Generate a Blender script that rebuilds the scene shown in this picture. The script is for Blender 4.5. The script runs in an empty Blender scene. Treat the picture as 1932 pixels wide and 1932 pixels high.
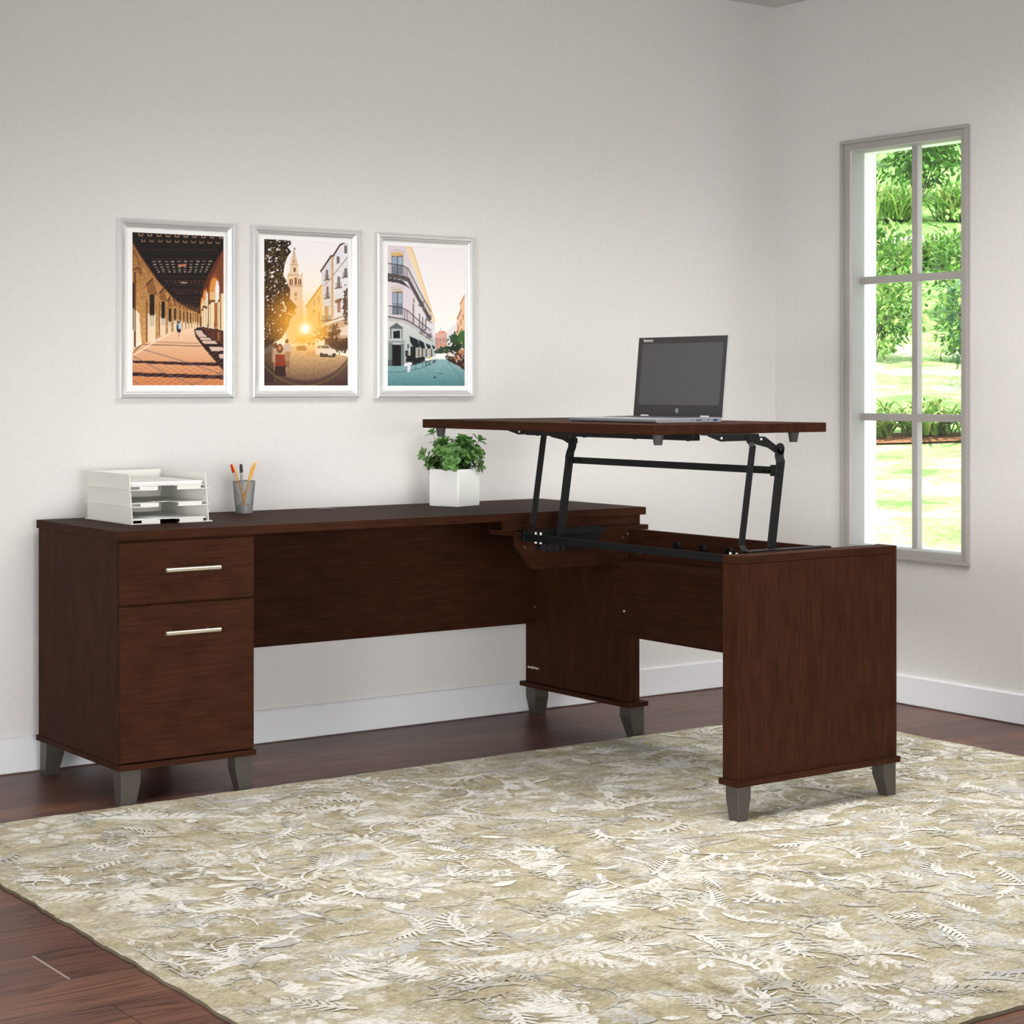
import bpy, bmesh, math, random
import numpy as np
from mathutils import Vector, Matrix
random.seed(7); RS = np.random.RandomState(11)
D = bpy.data; SC = bpy.context.scene; COL = SC.collection
PI = math.pi

# ---------------------------------------------------------------- materials
def lin(c):
    return tuple((x/255/12.92 if x/255 <= .04045 else ((x/255+.055)/1.055)**2.4) for x in c)

def mat(name, col, rough=.5, metal=0., spec=.5, coat=0.):
    m = D.materials.new(name); m.use_nodes = True
    b = m.node_tree.nodes['Principled BSDF']
    b.inputs['Base Color'].default_value = (*col, 1)
    b.inputs['Roughness'].default_value = rough
    b.inputs['Metallic'].default_value = metal
    b.inputs['Specular IOR Level'].default_value = spec
    b.inputs['Coat Weight'].default_value = coat
    return m

class NT:
    """small helper to wire node trees"""
    def __init__(s, tree): s.t = tree; s.n = tree.nodes; s.l = tree.links
    def add(s, kind, **kw):
        n = s.n.new(kind)
        for k, v in kw.items(): setattr(n, k, v)
        return n
    def put(s, sock, v):
        if isinstance(v, bpy.types.NodeSocket): s.l.new(v, sock)
        elif v is not None: sock.default_value = v
    def coord(s, scale=(1,1,1), loc=(0,0,0), rot=(0,0,0)):
        tc = s.add('ShaderNodeTexCoord'); mp = s.add('ShaderNodeMapping')
        mp.inputs['Scale'].default_value = scale; mp.inputs['Location'].default_value = loc
        mp.inputs['Rotation'].default_value = rot
        s.l.new(tc.outputs['Object'], mp.inputs['Vector']); return mp.outputs['Vector']
    def noise(s, vec, scale=1., detail=3., rough=.5, dist=0.):
        n = s.add('ShaderNodeTexNoise')
        s.l.new(vec, n.inputs['Vector'])
        n.inputs['Scale'].default_value = scale; n.inputs['Detail'].default_value = detail
        n.inputs['Roughness'].default_value = rough; n.inputs['Distortion'].default_value = dist
        return n.outputs['Fac']
    def ramp(s, fac, stops):
        r = s.add('ShaderNodeValToRGB'); e = r.color_ramp.elements
        while len(e) < len(stops): e.new(.5)
        for i, (p, c) in enumerate(stops):
            e[i].position = p; e[i].color = (*c, 1) if len(c) == 3 else c
        s.l.new(fac, r.inputs['Fac']); return r.outputs['Color']
    def mix(s, fac, a, b, mode='MIX'):
        m = s.add('ShaderNodeMix', data_type='RGBA', blend_type=mode)
        s.put(m.inputs[0], fac)
        for k, v in ((6, a), (7, b)):
            if isinstance(v, tuple) and len(v) == 3: v = (*v, 1)
            s.put(m.inputs[k], v)
        return m.outputs[2]
    def math(s, op, a, b=None, c=None):
        m = s.add('ShaderNodeMath', operation=op)
        for i, v in enumerate((a, b, c)): s.put(m.inputs[i], v)
        return m.outputs[0]
    def bump(s, h, strength=.1, dist=.01):
        b = s.add('ShaderNodeBump'); b.inputs['Strength'].default_value = strength
        b.inputs['Distance'].default_value = dist; s.l.new(h, b.inputs['Height']); return b.outputs['Normal']

def pmat(name, rough=.5, spec=.5):
    m = mat(name, (.5,.5,.5), rough, 0, spec)
    return m, NT(m.node_tree), m.node_tree.nodes['Principled BSDF']

def wood(name, axis):
    m, t, b = pmat(name, .58, .05)
    k = [150, 150, 150]; k[axis] = 7
    fine = t.noise(t.coord(tuple(k)), 1, 4, .6)
    k2 = [22, 22, 22]; k2[axis] = 13
    blot = t.noise(t.coord(tuple(k2), (3, 1, 2)), 1, 3, .55)
    c1 = t.ramp(fine, [(.30, (.029,.0112,.0062)), (.55, (.0445,.0158,.0078)), (.78, (.066,.0215,.0094))])
    c2 = t.ramp(blot, [(.3, (.74,.74,.76)), (.6, (1,1,1))])
    t.l.new(t.mix(1., c1, c2, 'MULTIPLY'), b.inputs['Base Color'])
    return m

M = {}
M['wood_x'] = wood('dark_cherry_grain_across', 0)
M['wood_y'] = wood('dark_cherry_grain_deep', 1)
M['wood_z'] = wood('dark_cherry_grain_upright', 2)

def wall_mat():
    m, t, b = pmat('painted_wall', .85, .2)
    n = t.noise(t.coord((55,55,55)), 1, 4, .6)
    t.l.new(t.ramp(n, [(.3, (.740,.727,.712)), (.7, (.770,.757,.743))]), b.inputs['Base Color'])
    t.l.new(t.bump(n, .08, .004), b.inputs['Normal']); return m
M['wall'] = wall_mat()
M['far'] = mat('low_bounce_wall', (.52,.50,.48), .9, 0, .2)  # unseen walls toned darker to cut bounce light
M['ceiling'] = mat('ceiling_paint', (.64,.625,.62), .9, 0, .2)
M['base'] = mat('baseboard_white', (.83,.85,.88), .5, 0, .4)
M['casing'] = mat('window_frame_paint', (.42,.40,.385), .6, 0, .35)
M['outer'] = mat('reveal_daylit_tone', (.86,.86,.84), .7, 0, .3)  # outer half of the reveal whitened so daylight is in its colour
M['jamb'] = mat('reveal_unlit_tone', (.40,.395,.385), .7, 0, .3)  # same reveal toned darker for its less daylit inner half

def floor_mat():
    m, t, b = pmat('dark_wood_planks', .36, .14)
    br = t.add('ShaderNodeTexBrick'); br.offset = .37; br.offset_frequency = 2
    t.l.new(t.coord((1,1,1), (.69, 1.9337, 0)), br.inputs['Vector'])
    for k, v in (('Scale', 1.), ('Mortar Size', .0011), ('Mortar Smooth', .1), ('Bias', 0.), ('Brick Width', 1.25), ('Row Height', .187)):
        br.inputs[k].default_value = v
    br.inputs['Color1'].default_value = (0,0,0,1); br.inputs['Color2'].default_value = (1,1,1,1); br.inputs['Mortar'].default_value = (.5,.5,.5,1)
    rnd = t.math('MULTIPLY', br.outputs['Color'], 37.)
    cx = t.add('ShaderNodeCombineXYZ'); t.l.new(rnd, cx.inputs['Z']); t.l.new(rnd, cx.inputs['X'])
    va = t.add('ShaderNodeVectorMath', operation='ADD'); t.l.new(t.coord((1.1, 11, 1)), va.inputs[0]); t.l.new(cx.outputs[0], va.inputs[1])
    g = t.noise(va.outputs[0], 1., 2, .5, .6)
    rings = t.math('FRACT', t.math('MULTIPLY', g, 9.))
    ring = t.ramp(rings, [(0., (.25,.25,.25)), (.3, (.85,.85,.85)), (.8, (1,1,1)), (1., (.3,.3,.3))])
    vb = t.add('ShaderNodeVectorMath', operation='ADD'); t.l.new(t.coord((5, 160, 1)), vb.inputs[0]); t.l.new(cx.outputs[0], vb.inputs[1])
    fine = t.noise(vb.outputs[0], 1., 3, .6)
    base = t.ramp(br.outputs['Color'], [(0., (.128,.064,.051)), (.5, (.170,.086,.067)), (1., (.198,.104,.074))])
    tone = t.ramp(t.noise(va.outputs[0], .7, 2), [(.35, (.80,.80,.88)), (.65, (1.18,1.08,.95))])
    c = t.mix(1., base, tone, 'MULTIPLY')
    c = t.mix(.58, c, t.mix(1., c, ring, 'MULTIPLY'))
    c = t.mix(.45, c, t.mix(1., c, t.ramp(fine, [(.3, (.55,.53,.52)), (.65, (1.25,1.22,1.2))]), 'MULTIPLY'))
    c = t.mix(br.outputs['Fac'], c, (.022,.012,.010))
    # reflection along one butt joint, painted as a pale strip
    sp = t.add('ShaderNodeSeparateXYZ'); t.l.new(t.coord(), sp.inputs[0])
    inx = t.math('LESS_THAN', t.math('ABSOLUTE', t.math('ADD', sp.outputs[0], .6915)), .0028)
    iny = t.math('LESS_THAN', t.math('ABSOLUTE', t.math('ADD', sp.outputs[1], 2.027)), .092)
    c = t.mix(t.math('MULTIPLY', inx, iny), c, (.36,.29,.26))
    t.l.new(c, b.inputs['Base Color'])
    t.l.new(t.bump(fine, .10, .003), b.inputs['Normal'])
    return m
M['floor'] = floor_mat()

M['pewter'] = mat('pewter_leg_paint', (.078,.069,.060), .40, .3, .4)
M['nickel'] = mat('champagne_nickel', (.80,.74,.60), .30, .9)
M['steel_black'] = mat('black_powder_coat', (.0065,.0070,.0078), .5, 0, .28)
M['black'] = mat('black_rubber', (.010,.010,.011), .6, 0, .3)
M['bumper'] = mat('grey_rubber', (.060,.058,.056), .65, 0, .35)
M['zinc'] = mat('bright_zinc', (.86,.87,.88), .35, .25)
M['brown_cap'] = mat('brown_plastic_cap', (.075,.032,.018), .45)
M['groove'] = mat('dark_joint_line', (.012,.006,.005), .8, 0, .1)  # near-black line for the apron seam
M['grommet'] = mat('dark_plastic', (.022,.018,.017), .4)
M['tray'] = mat('pale_grey_plastic', (.79,.79,.735), .42, 0, .4)
M['paper'] = mat('white_paper', (.88,.885,.88), .8, 0, .2)
M['mesh'] = mat('grey_wire', (.30,.315,.335), .45, .3)
M['yellow'] = mat('pencil_lacquer', (.86,.44,.045), .4)
M['rawwood'] = mat('sharpened_wood', (.86,.62,.30), .7)
M['lead'] = mat('pencil_lead', (.9,.62,.08), .5)
M['red'] = mat('red_plastic', (.72,.03,.025), .35)
M['penwhite'] = mat('marker_body', (.82,.82,.83), .4)
M['pengrey'] = mat('marker_barrel', (.45,.45,.46), .4)
M['penblack'] = mat('black_marker_cap', (.018,.018,.019), .45)
M['ceramic'] = mat('white_ceramic', (.86,.865,.86), .28, 0, .5)
M['soil'] = mat('potting_soil', (.045,.032,.022), .95)
M['silver'] = mat('laptop_silver', (.36,.375,.405), .38, .35)
M['keys'] = mat('laptop_keys', (.07,.07,.075), .5)
M['bezel'] = mat('screen_bezel', (.040,.039,.039), .45, 0, .25)
M['display'] = mat('screen_display', (.076,.076,.077), .45, 0, .25)
M['whiteprint'] = mat('white_print', (.75,.75,.75), .5)
M['greyprint'] = mat('grey_print', (.30,.30,.30), .5)
M['usb'] = mat('usb_blue', (.03,.16,.62), .4)
M['port'] = mat('port_dark', (.012,.012,.014), .5)
M['frame'] = mat('silver_frame', (.82,.825,.83), .26, .5, .6)
M['board'] = mat('white_mat_board', (.93,.93,.93), .8, 0, .2)

def leaf_mat(name, cols, trans=.25):
    m, t, b = pmat(name, .42, .4)
    at = t.add('ShaderNodeAttribute', attribute_name='tone')
    t.l.new(t.ramp(at.outputs['Fac'], cols), b.inputs['Base Color'])
    tr = t.add('ShaderNodeBsdfTranslucent'); t.l.new(t.ramp(at.outputs['Fac'], cols), tr.inputs['Color'])
    ms = t.add('ShaderNodeMixShader'); ms.inputs[0].default_value = trans
    out = m.node_tree.nodes['Material Output']
    t.l.new(b.outputs[0], ms.inputs[1]); t.l.new(tr.outputs[0], ms.inputs[2]); t.l.new(ms.outputs[0], out.inputs['Surface'])
    return m
M['leaf'] = leaf_mat('houseplant_leaf', [(0, (.050,.125,.032)), (.5, (.105,.245,.062)), (1, (.215,.400,.120))], .2)
M['stem'] = mat('plant_stem', (.06,.05,.025), .7)
M['shrub'] = leaf_mat('garden_leaf', [(0, (.05,.16,.03)), (.5, (.16,.34,.06)), (1, (.46,.56,.20))])
M['shrub_dark'] = leaf_mat('evergreen_leaf', [(0, (.012,.05,.022)), (.5, (.03,.11,.04)), (1, (.09,.22,.07))])
M['blade'] = leaf_mat('strap_leaf', [(0, (.06,.22,.03)), (.5, (.22,.42,.08)), (1, (.62,.62,.28))])
M['twig'] = mat('shrub_twig', (.10,.085,.07), .8)

# ---------------------------------------------------------------- mesh builder
class MB:
    def __init__(s): s.v = []; s.f = []; s.m = []; s.sm = []
    def add(s, vs, fs, mi=0, smooth=False):
        o = len(s.v); s.v += [tuple(v) for v in vs]
        for f in fs: s.f.append(tuple(i+o for i in f)); s.m.append(mi); s.sm.append(smooth)
        return s
    def box(s, x0, x1, y0, y1, z0, z1, mi=0, mtx=None):
        vs = [(x,y,z) for z in (z0,z1) for y in (y0,y1) for x in (x0,x1)]
        if mtx is not None: vs = [mtx @ Vector(v) for v in vs]
        return s.add(vs, [(0,2,3,1),(4,5,7,6),(0,1,5,4),(2,6,7,3),(0,4,6,2),(1,3,7,5)], mi)
    def prism(s, pts, plane, a, b, mi=0):
        """polygon pts in plane 'xz','yz','xy' extruded from a to b on the third axis"""
        n = len(pts)
        def P(p, w):
            return {'xz': (p[0], w, p[1]), 'yz': (w, p[0], p[1]), 'xy': (p[0], p[1], w)}[plane]
        vs = [P(p, a) for p in pts] + [P(p, b) for p in pts]
        fs = [tuple(range(n)), tuple(range(2*n-1, n-1, -1))] + [(i, i+n, (i+1) % n + n, (i+1) % n) for i in range(n)]
        return s.add(vs, fs, mi)
    def cone(s, p, q, r0, r1, n=16, mi=0, caps=True, smooth=True):
        p, q = Vector(p), Vector(q); d = (q-p).normalized()
        u = d.orthogonal().normalized(); w = d.cross(u)
        vs = [p+(u*math.cos(2*PI*i/n)+w*math.sin(2*PI*i/n))*r0 for i in range(n)] + [q+(u*math.cos(2*PI*i/n)+w*math.sin(2*PI*i/n))*r1 for i in range(n)]
        s.add(vs, [(i, (i+1) % n, (i+1) % n+n, i+n) for i in range(n)], mi, smooth)
        if caps: s.add(vs, [tuple(range(n-1, -1, -1)), tuple(range(n, 2*n))], mi)
        return s
    def tube(s, pts, r, n=6, mi=0, closed=False):
        pts = [Vector(p) for p in pts]; k = len(pts); o = []
        for i, p in enumerate(pts):
            a = pts[i-1] if (i or closed) else p; b = pts[(i+1) % k] if (i < k-1 or closed) else p
            d = (b-a).normalized(); u = d.cross(Vector((0.13,.37,.92))).normalized(); w = d.cross(u)
            o += [p+(u*math.cos(2*PI*j/n)+w*math.sin(2*PI*j/n))*r for j in range(n)]
        fs = [(i*n+j, i*n+(j+1) % n, ((i+1) % k)*n+(j+1) % n, ((i+1) % k)*n+j) for i in range(k if closed else k-1) for j in range(n)]
        s.add(o, fs, mi, True)
        if not closed: s.add(o, [tuple(range(n-1, -1, -1)), tuple(range((k-1)*n, k*n))], mi)
        return s
    def strap(s, path, w, th):
        """flat bar lying in xz, thickness along y; path of (x, y, z) centres"""
        vs = []
        for x, y, z in path: vs += [(x-w/2,y-th/2,z), (x+w/2,y-th/2,z), (x+w/2,y+th/2,z), (x-w/2,y+th/2,z)]
        k = len(path)
        fs = [(i*4+j, i*4+(j+1) % 4, i*4+4+(j+1) % 4, i*4+4+j) for i in range(k-1) for j in range(4)] + [(3,2,1,0), tuple((k-1)*4+j for j in range(4))]
        return s.add(vs, fs)
    def build(s, name, mats, parent=None, bevel=0, seg=2, fix=True):
        org = Vector((0,0,0)); r = parent
        while r is not None: org = org + r.location; r = r.parent
        me = D.meshes.new(name)
        me.from_pydata([(Vector(v)-org)[:] for v in s.v], [], s.f)
        for m in (mats if isinstance(mats, (list, tuple)) else [mats]): me.materials.append(m)
        me.polygons.foreach_set('material_index', s.m); me.polygons.foreach_set('use_smooth', s.sm)
        if fix:
            bm = bmesh.new(); bm.from_mesh(me)
            bmesh.ops.recalc_face_normals(bm, faces=bm.faces); bm.to_mesh(me); bm.free()
        o = D.objects.new(name, me); COL.objects.link(o); o.parent = parent
        if bevel:
            b = o.modifiers.new('edge', 'BEVEL'); b.width = bevel; b.segments = seg; b.limit_method = 'ANGLE'; b.angle_limit = math.radians(40)
        return o

def box(x0,x1,y0,y1,z0,z1): return MB().box(x0,x1,y0,y1,z0,z1)
def root(name, loc): 
    o = D.objects.new(name, None); o.empty_display_size = .1; COL.objects.link(o); o.location = loc; return o
def tag(o, label=None, cat=None, group=None, kind=None):
    if label: o['label'] = label
    if cat: o['category'] = cat
    if group: o['group'] = group
    if kind: o['kind'] = kind
    return o
def structure(o, label=None, cat=None): return tag(o, label, cat, kind='structure')

# ---------------------------------------------------------------- room shell
YW, XR, ZC = -.183, 2.967, 2.569
XL, YF = -3.6, -7.2
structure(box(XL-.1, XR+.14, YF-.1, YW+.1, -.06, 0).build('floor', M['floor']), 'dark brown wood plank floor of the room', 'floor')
structure(box(XL-.1, XR+.14, YW, YW+.1, 0, ZC).build('wall_back', M['wall']), 'light grey back wall behind the long desk', 'wall')
structure(box(XL-.1, XL, YF, YW, 0, ZC).build('unseen_wall_left', M['far']), 'unseen left wall of the room, toned darker to cut bounce light', 'wall')
structure(box(XL-.1, XR+.14, YF-.1, YF, 0, ZC).build('unseen_wall_front', M['far']), 'unseen wall behind the viewer, toned darker to cut bounce light', 'wall')
structure(box(XL-.1, XR+.14, YF-.1, YW+.1, ZC, ZC+.1).build('ceiling', M['ceiling']), 'pale flat ceiling seen at the top corner', 'ceiling')
WY0, WY1, WZ0, WZ1 = -1.119, -.587, .547, 1.980         # clear window opening
XO = 3.092                                             # outer face of the right wall
wr = MB()
wr.box(XR, XO, WY1, YW, 0, ZC).box(XR, XO, YF, WY0, 0, ZC).box(XR, XO, WY0, WY1, 0, WZ0).box(XR, XO, WY0, WY1, WZ1, ZC)
structure(wr.build('wall_right', M['wall']), 'light grey right wall with the tall window', 'wall')
def baseboard(name, pts, label, plane, a, b):
    structure(MB().prism(pts, plane, a, b).build(name, M['base'], bevel=.002), label, 'baseboard')
baseboard('baseboard_back', [(YW, .004), (YW-.014, .004), (YW-.014, .099), (YW-.009, .105), (YW, .105)], 'white baseboard along the back wall', 'yz', XL, XR)
baseboard('baseboard_right', [(XR, .004), (XR-.014, .004), (XR-.014, .099), (XR-.009, .105), (XR, .105)], 'white baseboard along the window wall', 'xz', YF, YW-.014)

# window: casing, sash bars, pane
win = root('window_1', (XR, -.8416, .51)); structure(win, 'tall narrow six-pane window in the right wall', 'window')
cs = MB()
oy0, oy1, oz0, oz1 = -1.1435, -.5398, .5097, 2.0195
def ring(mb, y0, y1, z0, z1, w, xa, xb):
    mb.box(xa, xb, y0, y1, z0, z0+w).box(xa, xb, y0, y1, z1-w, z1).box(xa, xb, y0, y0+w, z0+w, z1-w).box(xa, xb, y1-w, y1, z0+w, z1-w)
ring(cs, oy0, oy1, oz0, oz1, .0125, XR-.016, XR)
cs.build('casing', M['casing'], win, .0015)
fr = MB(); ring(fr, oy0+.0125, oy1-.0125, oz0+.0125, oz1-.0125, .0245, XR-.005, XR)
fr.build('inner_frame', M['casing'], win, .001)
gl_x0, gl_x1 = 3.011, 3.037
structure_parts = []
MB().box(gl_x0, gl_x1, -.863, -.8369, WZ0, WZ1).build('glazing_bar', M['casing'], win, .0015)
for zc in (1.0125, 1.5103):
    MB().box(gl_x0-.0004, gl_x1, WY0, WY1, zc-.013, zc+.013).build('glazing_bar', M['casing'], win, .0015)
for nm, xa, xb, mk, lb in (('inner_reveal', XR+.0005, 3.0305, 'jamb', None), ('outer_reveal', 3.0305, XO, 'outer', 'outer reveal whitened to look daylit')):
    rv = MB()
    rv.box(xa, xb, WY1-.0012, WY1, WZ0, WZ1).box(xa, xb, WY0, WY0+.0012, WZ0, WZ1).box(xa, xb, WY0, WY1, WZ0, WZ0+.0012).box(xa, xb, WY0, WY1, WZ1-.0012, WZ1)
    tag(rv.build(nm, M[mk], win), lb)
gm = D.materials.new('window_glass'); gm.use_nodes = True
t = NT(gm.node_tree); t.n.remove(t.n['Principled BSDF'])
tb = t.add('ShaderNodeBsdfTransparent'); tb.inputs[0].default_value = (.97,.985,.975,1)
gb = t.add('ShaderNodeBsdfGlossy'); gb.inputs['Roughness'].default_value = .02
lw_ = t.add('ShaderNodeLayerWeight'); fr5 = t.math('MULTIPLY_ADD', t.math('POWER', lw_.outputs['Facing'], 5.), .9, .03)
ms = t.add('ShaderNodeMixShader'); t.l.new(fr5, ms.inputs[0]); t.l.new(tb.outputs[0], ms.inputs[1]); t.l.new(gb.outputs[0], ms.inputs[2])
t.l.new(ms.outputs[0], t.n['Material Output'].inputs['Surface'])
MB().box(3.022, 3.026, WY0, WY1, WZ0, WZ1).build('pane', gm, win)

# ---------------------------------------------------------------- desk
desk = root('corner_desk', (.9, -1.0, 0))
tag(desk, 'dark cherry L-shaped desk with a raised standing top on its right return', 'desk')
wx, wy, wz = M['wood_x'], M['wood_y'], M['wood_z']
BV = .0012
ZT, TT = .737, .024
box(0, 1.817, -.8018, -.2275, ZT-TT, ZT).build('desktop', wx, desk, BV)
gmt = MB(); gmt.cone((.918,-.313,ZT-.003), (.918,-.313,ZT+.0025), .031, .030, 28); gmt.cone((.918,-.313,ZT+.0024), (.918,-.313,ZT+.0036), .023, .022, 24)
gmt.build('grommet', M['grommet'], desk)

# drawer pedestal
ped = MB()
ped.box(.003, .019, -.7850, -.236, .1133, .713).box(.388, .4045, -.7850, -.236, .1133, .713)
ped.box(.019, .388, -.252, -.236, .1133, .713).box(.019, .388, -.7840, -.252, .1133, .129).box(.019, .388, -.7840, -.252, .532, .546).box(.019, .388, -.78, -.252, .697, .713)
ped.build('pedestal', wz, desk, BV)
for z0, z1 in ((.5405, .7055), (.1185, .5345)):
    d = box(.0045, .4040, -.8005, -.7852, z0, z1).build('drawer', wx, desk, BV)
    hz = .6300 if z0 > .5 else .4598
    h = MB(); h.cone((.1228,-.8300,hz), (.2857,-.8300,hz), .0061, .0061, 18)
    for hx in (.150, .2585): h.cone((hx,-.8005,hz), (hx,-.8300,hz), .0042, .0042, 12)
    tag(h.build('handle', M['nickel'], d), 'slim brushed nickel bar handle')
pl = box(0, .4110, -.8020, -.2245, .0978, .1133).build('plinth', wx, desk, BV)
box(1.7400, 1.8260, -.8020, -.2150, .0978, .1133).build('plinth', wy, desk, BV)
box(1.1960, 1.7955, -1.9159, -1.8430, .0978, .1133).build('plinth', wx, desk, BV)

def leg(cx, cy, sx, sy, wx_, wy_, z0, z1=.0978, tx=.75, ty=.75):
    """foot whose outer faces (corner cx, cy) are plumb; inner faces taper. sx, sy point inwards"""
    zk = z0+(z1-z0)*.64
    rows = [(z0, wx_*tx, wy_*ty), (zk, wx_, wy_), (z1, wx_, wy_)]
    vs = []
    for z, a, b in rows: vs += [(cx,cy,z), (cx+sx*a,cy,z), (cx+sx*a,cy+sy*b,z), (cx,cy+sy*b,z)]
    fs = [(3,2,1,0), (8,9,10,11)] + [(i*4+j, i*4+(j+1) % 4, i*4+4+(j+1) % 4, i*4+4+j) for i in (0,1) for j in range(4)]
    MB().add(vs, fs).build('leg', M['pewter'], desk, .0015)
lx0, lx1, ly0, ly1 = .0088, .4023, -.7932, -.2332
leg(lx0, ly0, 1, 1, .058, .048, 0); leg(lx1, ly0, -1, 1, .052, .048, 0); leg(lx0, ly1, 1, -1, .055, .048, 0); leg(lx1, ly1, -1, -1, .055, .048, 0)
def leg2(cx, cy, sx, sy, z0, w=.046, shift=0):
    leg(cx, cy, sx, sy, w, w, z0, tx=.72, ty=.72)
leg2(1.816, -.793, -1, 1, 0, .056); leg2(1.816, -.224, -1, -1, 0, .056)
RUGT = .0077
leg2(1.2048, -1.9071, 1, 1, RUGT); leg2(1.7865, -1.9071, -1, 1, RUGT)

# main desk modesty panel and end panel
box(.4045, 1.7590, -.286, -.270, .318, .713).build('modesty_panel', wx, desk, BV)
ep = MB().prism([(-.790,.1133), (-.225,.1133), (-.225,.713), (-.640,.713), (-.640,.6645), (-.790,.6645)], 'yz', 1.7590, 1.7995)
ep.build('end_panel', wz, desk, BV)
# rails under the desktop that carry the return
box(1.2620, 1.7970, -.7955, -.7800, .6820, .713).build('apron', wx, desk, BV)
box(1.7800, 1.7805, -.7960, -.7950, .6820, .713).build('apron_joint', M['groove'], desk)
box(1.2970, 1.8200, -.8100, -.6700, .6655, .6812).build('support_rail', wx, desk, BV)
MB().prism([(1.2970,.6652), (1.2970,.6365), (1.3605,.5635), (1.7425,.5585), (1.7425,.6652)], 'xz', -.8095, -.7945).build('support_bracket', wx, desk, BV)
# return: back panel, ledge, end panel
MB().prism([(-.712,.325), (-.712,.556), (-.811,.556), (-.811,.671), (-1.8455,.671), (-1.8455,.325)], 'yz', 1.7432, 1.7590).build('return_back_panel', wy, desk, BV)
box(1.6560, 1.7430, -1.8455, -.8105, .5630, .5785).build('return_ledge', wy, desk, BV)
box(1.2080, 1.7740, -1.9062, -1.8460, .1133, .6675).build('return_end_panel', wz, desk, BV)
box(1.2080, 1.7740, -1.9062, -1.8460, .6683, .6885).build('return_end_cap', wx, desk, BV)
box(1.7756, 1.7905, -1.9062, -1.8390, .1133, .6890).build('return_corner_stile', wz, desk, BV)

# raised top
RX0, RX1, RY0, RY1, RZ, RT = 1.0545, 1.6747, -1.7528, -.6590, 1.0242, .0258
top = box(RX0, RX1, RY0, RY1, RZ-RT, RZ).build('raised_top', wy, desk, BV)
tag(top, 'raised sit-stand worktop of dark cherry')
for x, y in ((1.095,-.6990), (1.0980,-1.7180), (1.5890,-1.7120), (1.632,-.699)):
    MB().cone((x,y,RZ-RT+.0005), (x,y,RZ-RT-.0275), .0155, .0105, 24).build('bumper', M['bumper'], top, .001)
# black lifting mechanism
SB = M['steel_black']
UB = RZ-RT
upper = [(1.213,UB), (1.213,.9935), (1.258,.979), (1.357,.980), (1.385,.969), (1.426,.960), (1.4535,.9455), (1.470,.943), (1.481,.950), (1.482,.962), (1.474,.970), (1.456,.966), (1.4155,.990), (1.394,.991), (1.392,UB)]
for side, yp in ((1, -.876), (-1, -1.783)):
    p = MB().prism(upper, 'xz', yp-.0018, yp+.0018); p.box(1.213, 1.392, min(yp, yp-side*.03), max(yp, yp-side*.03), UB-.003, UB)
    p.cone((1.467,yp-.008,.957), (1.467,yp+.008,.957), .0075, .0075, 16); p.cone((1.358,yp-.008,.986), (1.358,yp+.008,.986), .0075, .0075, 16)
    p.build('lift_plate', SB, desk, .0006)
    for hx, hz in ((1.2585,.9880), (1.400,.9835)):
        tag(MB().cone((hx,yp-.0035,hz), (hx,yp+.0035,hz), .0032, .0032, 12).build('rivet', M['zinc'], desk), 'bright rivet on the black lift plate')
    # thick arm with offset end
    ym = yp+side*.010 if side > 0 else yp-.012
    yt = yp+side*.004
    a = MB(); a.strap([(1.4235,ym,.668), (1.4615,ym,.9225), (1.4640,yt,.937), (1.4670,yt,.957)], .0300, .004)
    a.cone((1.467,yt-.002,.957), (1.467,yt+.002,.957), .0150, .0150, 24)
    for bz in (.9105, .8870): a.cone((1.4625-(.9225-bz)*.15,ym-.0045,bz), (1.4625-(.9225-bz)*.15,ym+.002,bz), .0052, .0052, 14)
    a.build('lift_arm', SB, desk, .0006)
    # thin arm
    yn = -.870 if side > 0 else -1.800
    yf = -.850 if side > 0 else -1.816
    a = MB(); a.strap([(1.3195,yf,.664), (1.3195,yf,.684), (1.3155,yn,.705), (1.3560,yn,.966), (1.3570,yp+side*.0045,.976), (1.358,yp+side*.0045,.990)], .0212, .0035)
    a.cone((1.358,yp+side*.0045-.002,.986), (1.358,yp+side*.0045+.002,.986), .0105, .0105, 20)
    a.build('lift_arm', SB, desk, .0006)
cb = MB().box(1.450, 1.4535, -1.7930, -.8680, .8885, .9085)
for y0, y1 in ((-.8840,-.8680), (-1.7930,-1.7770)): cb.box(1.440, 1.4535, y0, y1, .8835, .9135)
for y in (-.900,-.920,-1.742,-1.762): cb.cone((1.4405,y,.8985), (1.4535,y,.8985), .0058, .0058, 12)
cb.build('crossbar', SB, desk, .0006)
tie = MB().box(1.3030, 1.3070, -1.8150, -.8500, .6560, .6770); tie.box(1.3070, 1.3230, -.935, -.850, .6560, .6590).box(1.3070, 1.3230, -1.815, -1.755, .6560, .6590)
tie.build('tie_bar', SB, desk, .0006)
for y in (-.8904, -.9152, -1.7608, -1.7861):
    b = MB().cone((1.312,y,.6590), (1.312,y,.6840), .0034, .0034, 10).cone((1.312,y,.6500), (1.312,y,.6560), 0.0043, .0043, 6)
    tag(b.build('bolt', M['zinc'], desk), 'bright zinc bolt on the black tie bar')
ch = MB().box(1.2000, 1.2250, -1.7380, -.9910, .9810, UB)
ch.build('slide_channel', SB, desk, .0008)
for y in (-1.035, -1.258, -1.483, -1.706):
    MB().cone((1.2125,y,.9812), (1.2125,y,.9790), .0075, .0040, 14).build('channel_screw', M['bumper'], desk)
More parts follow.
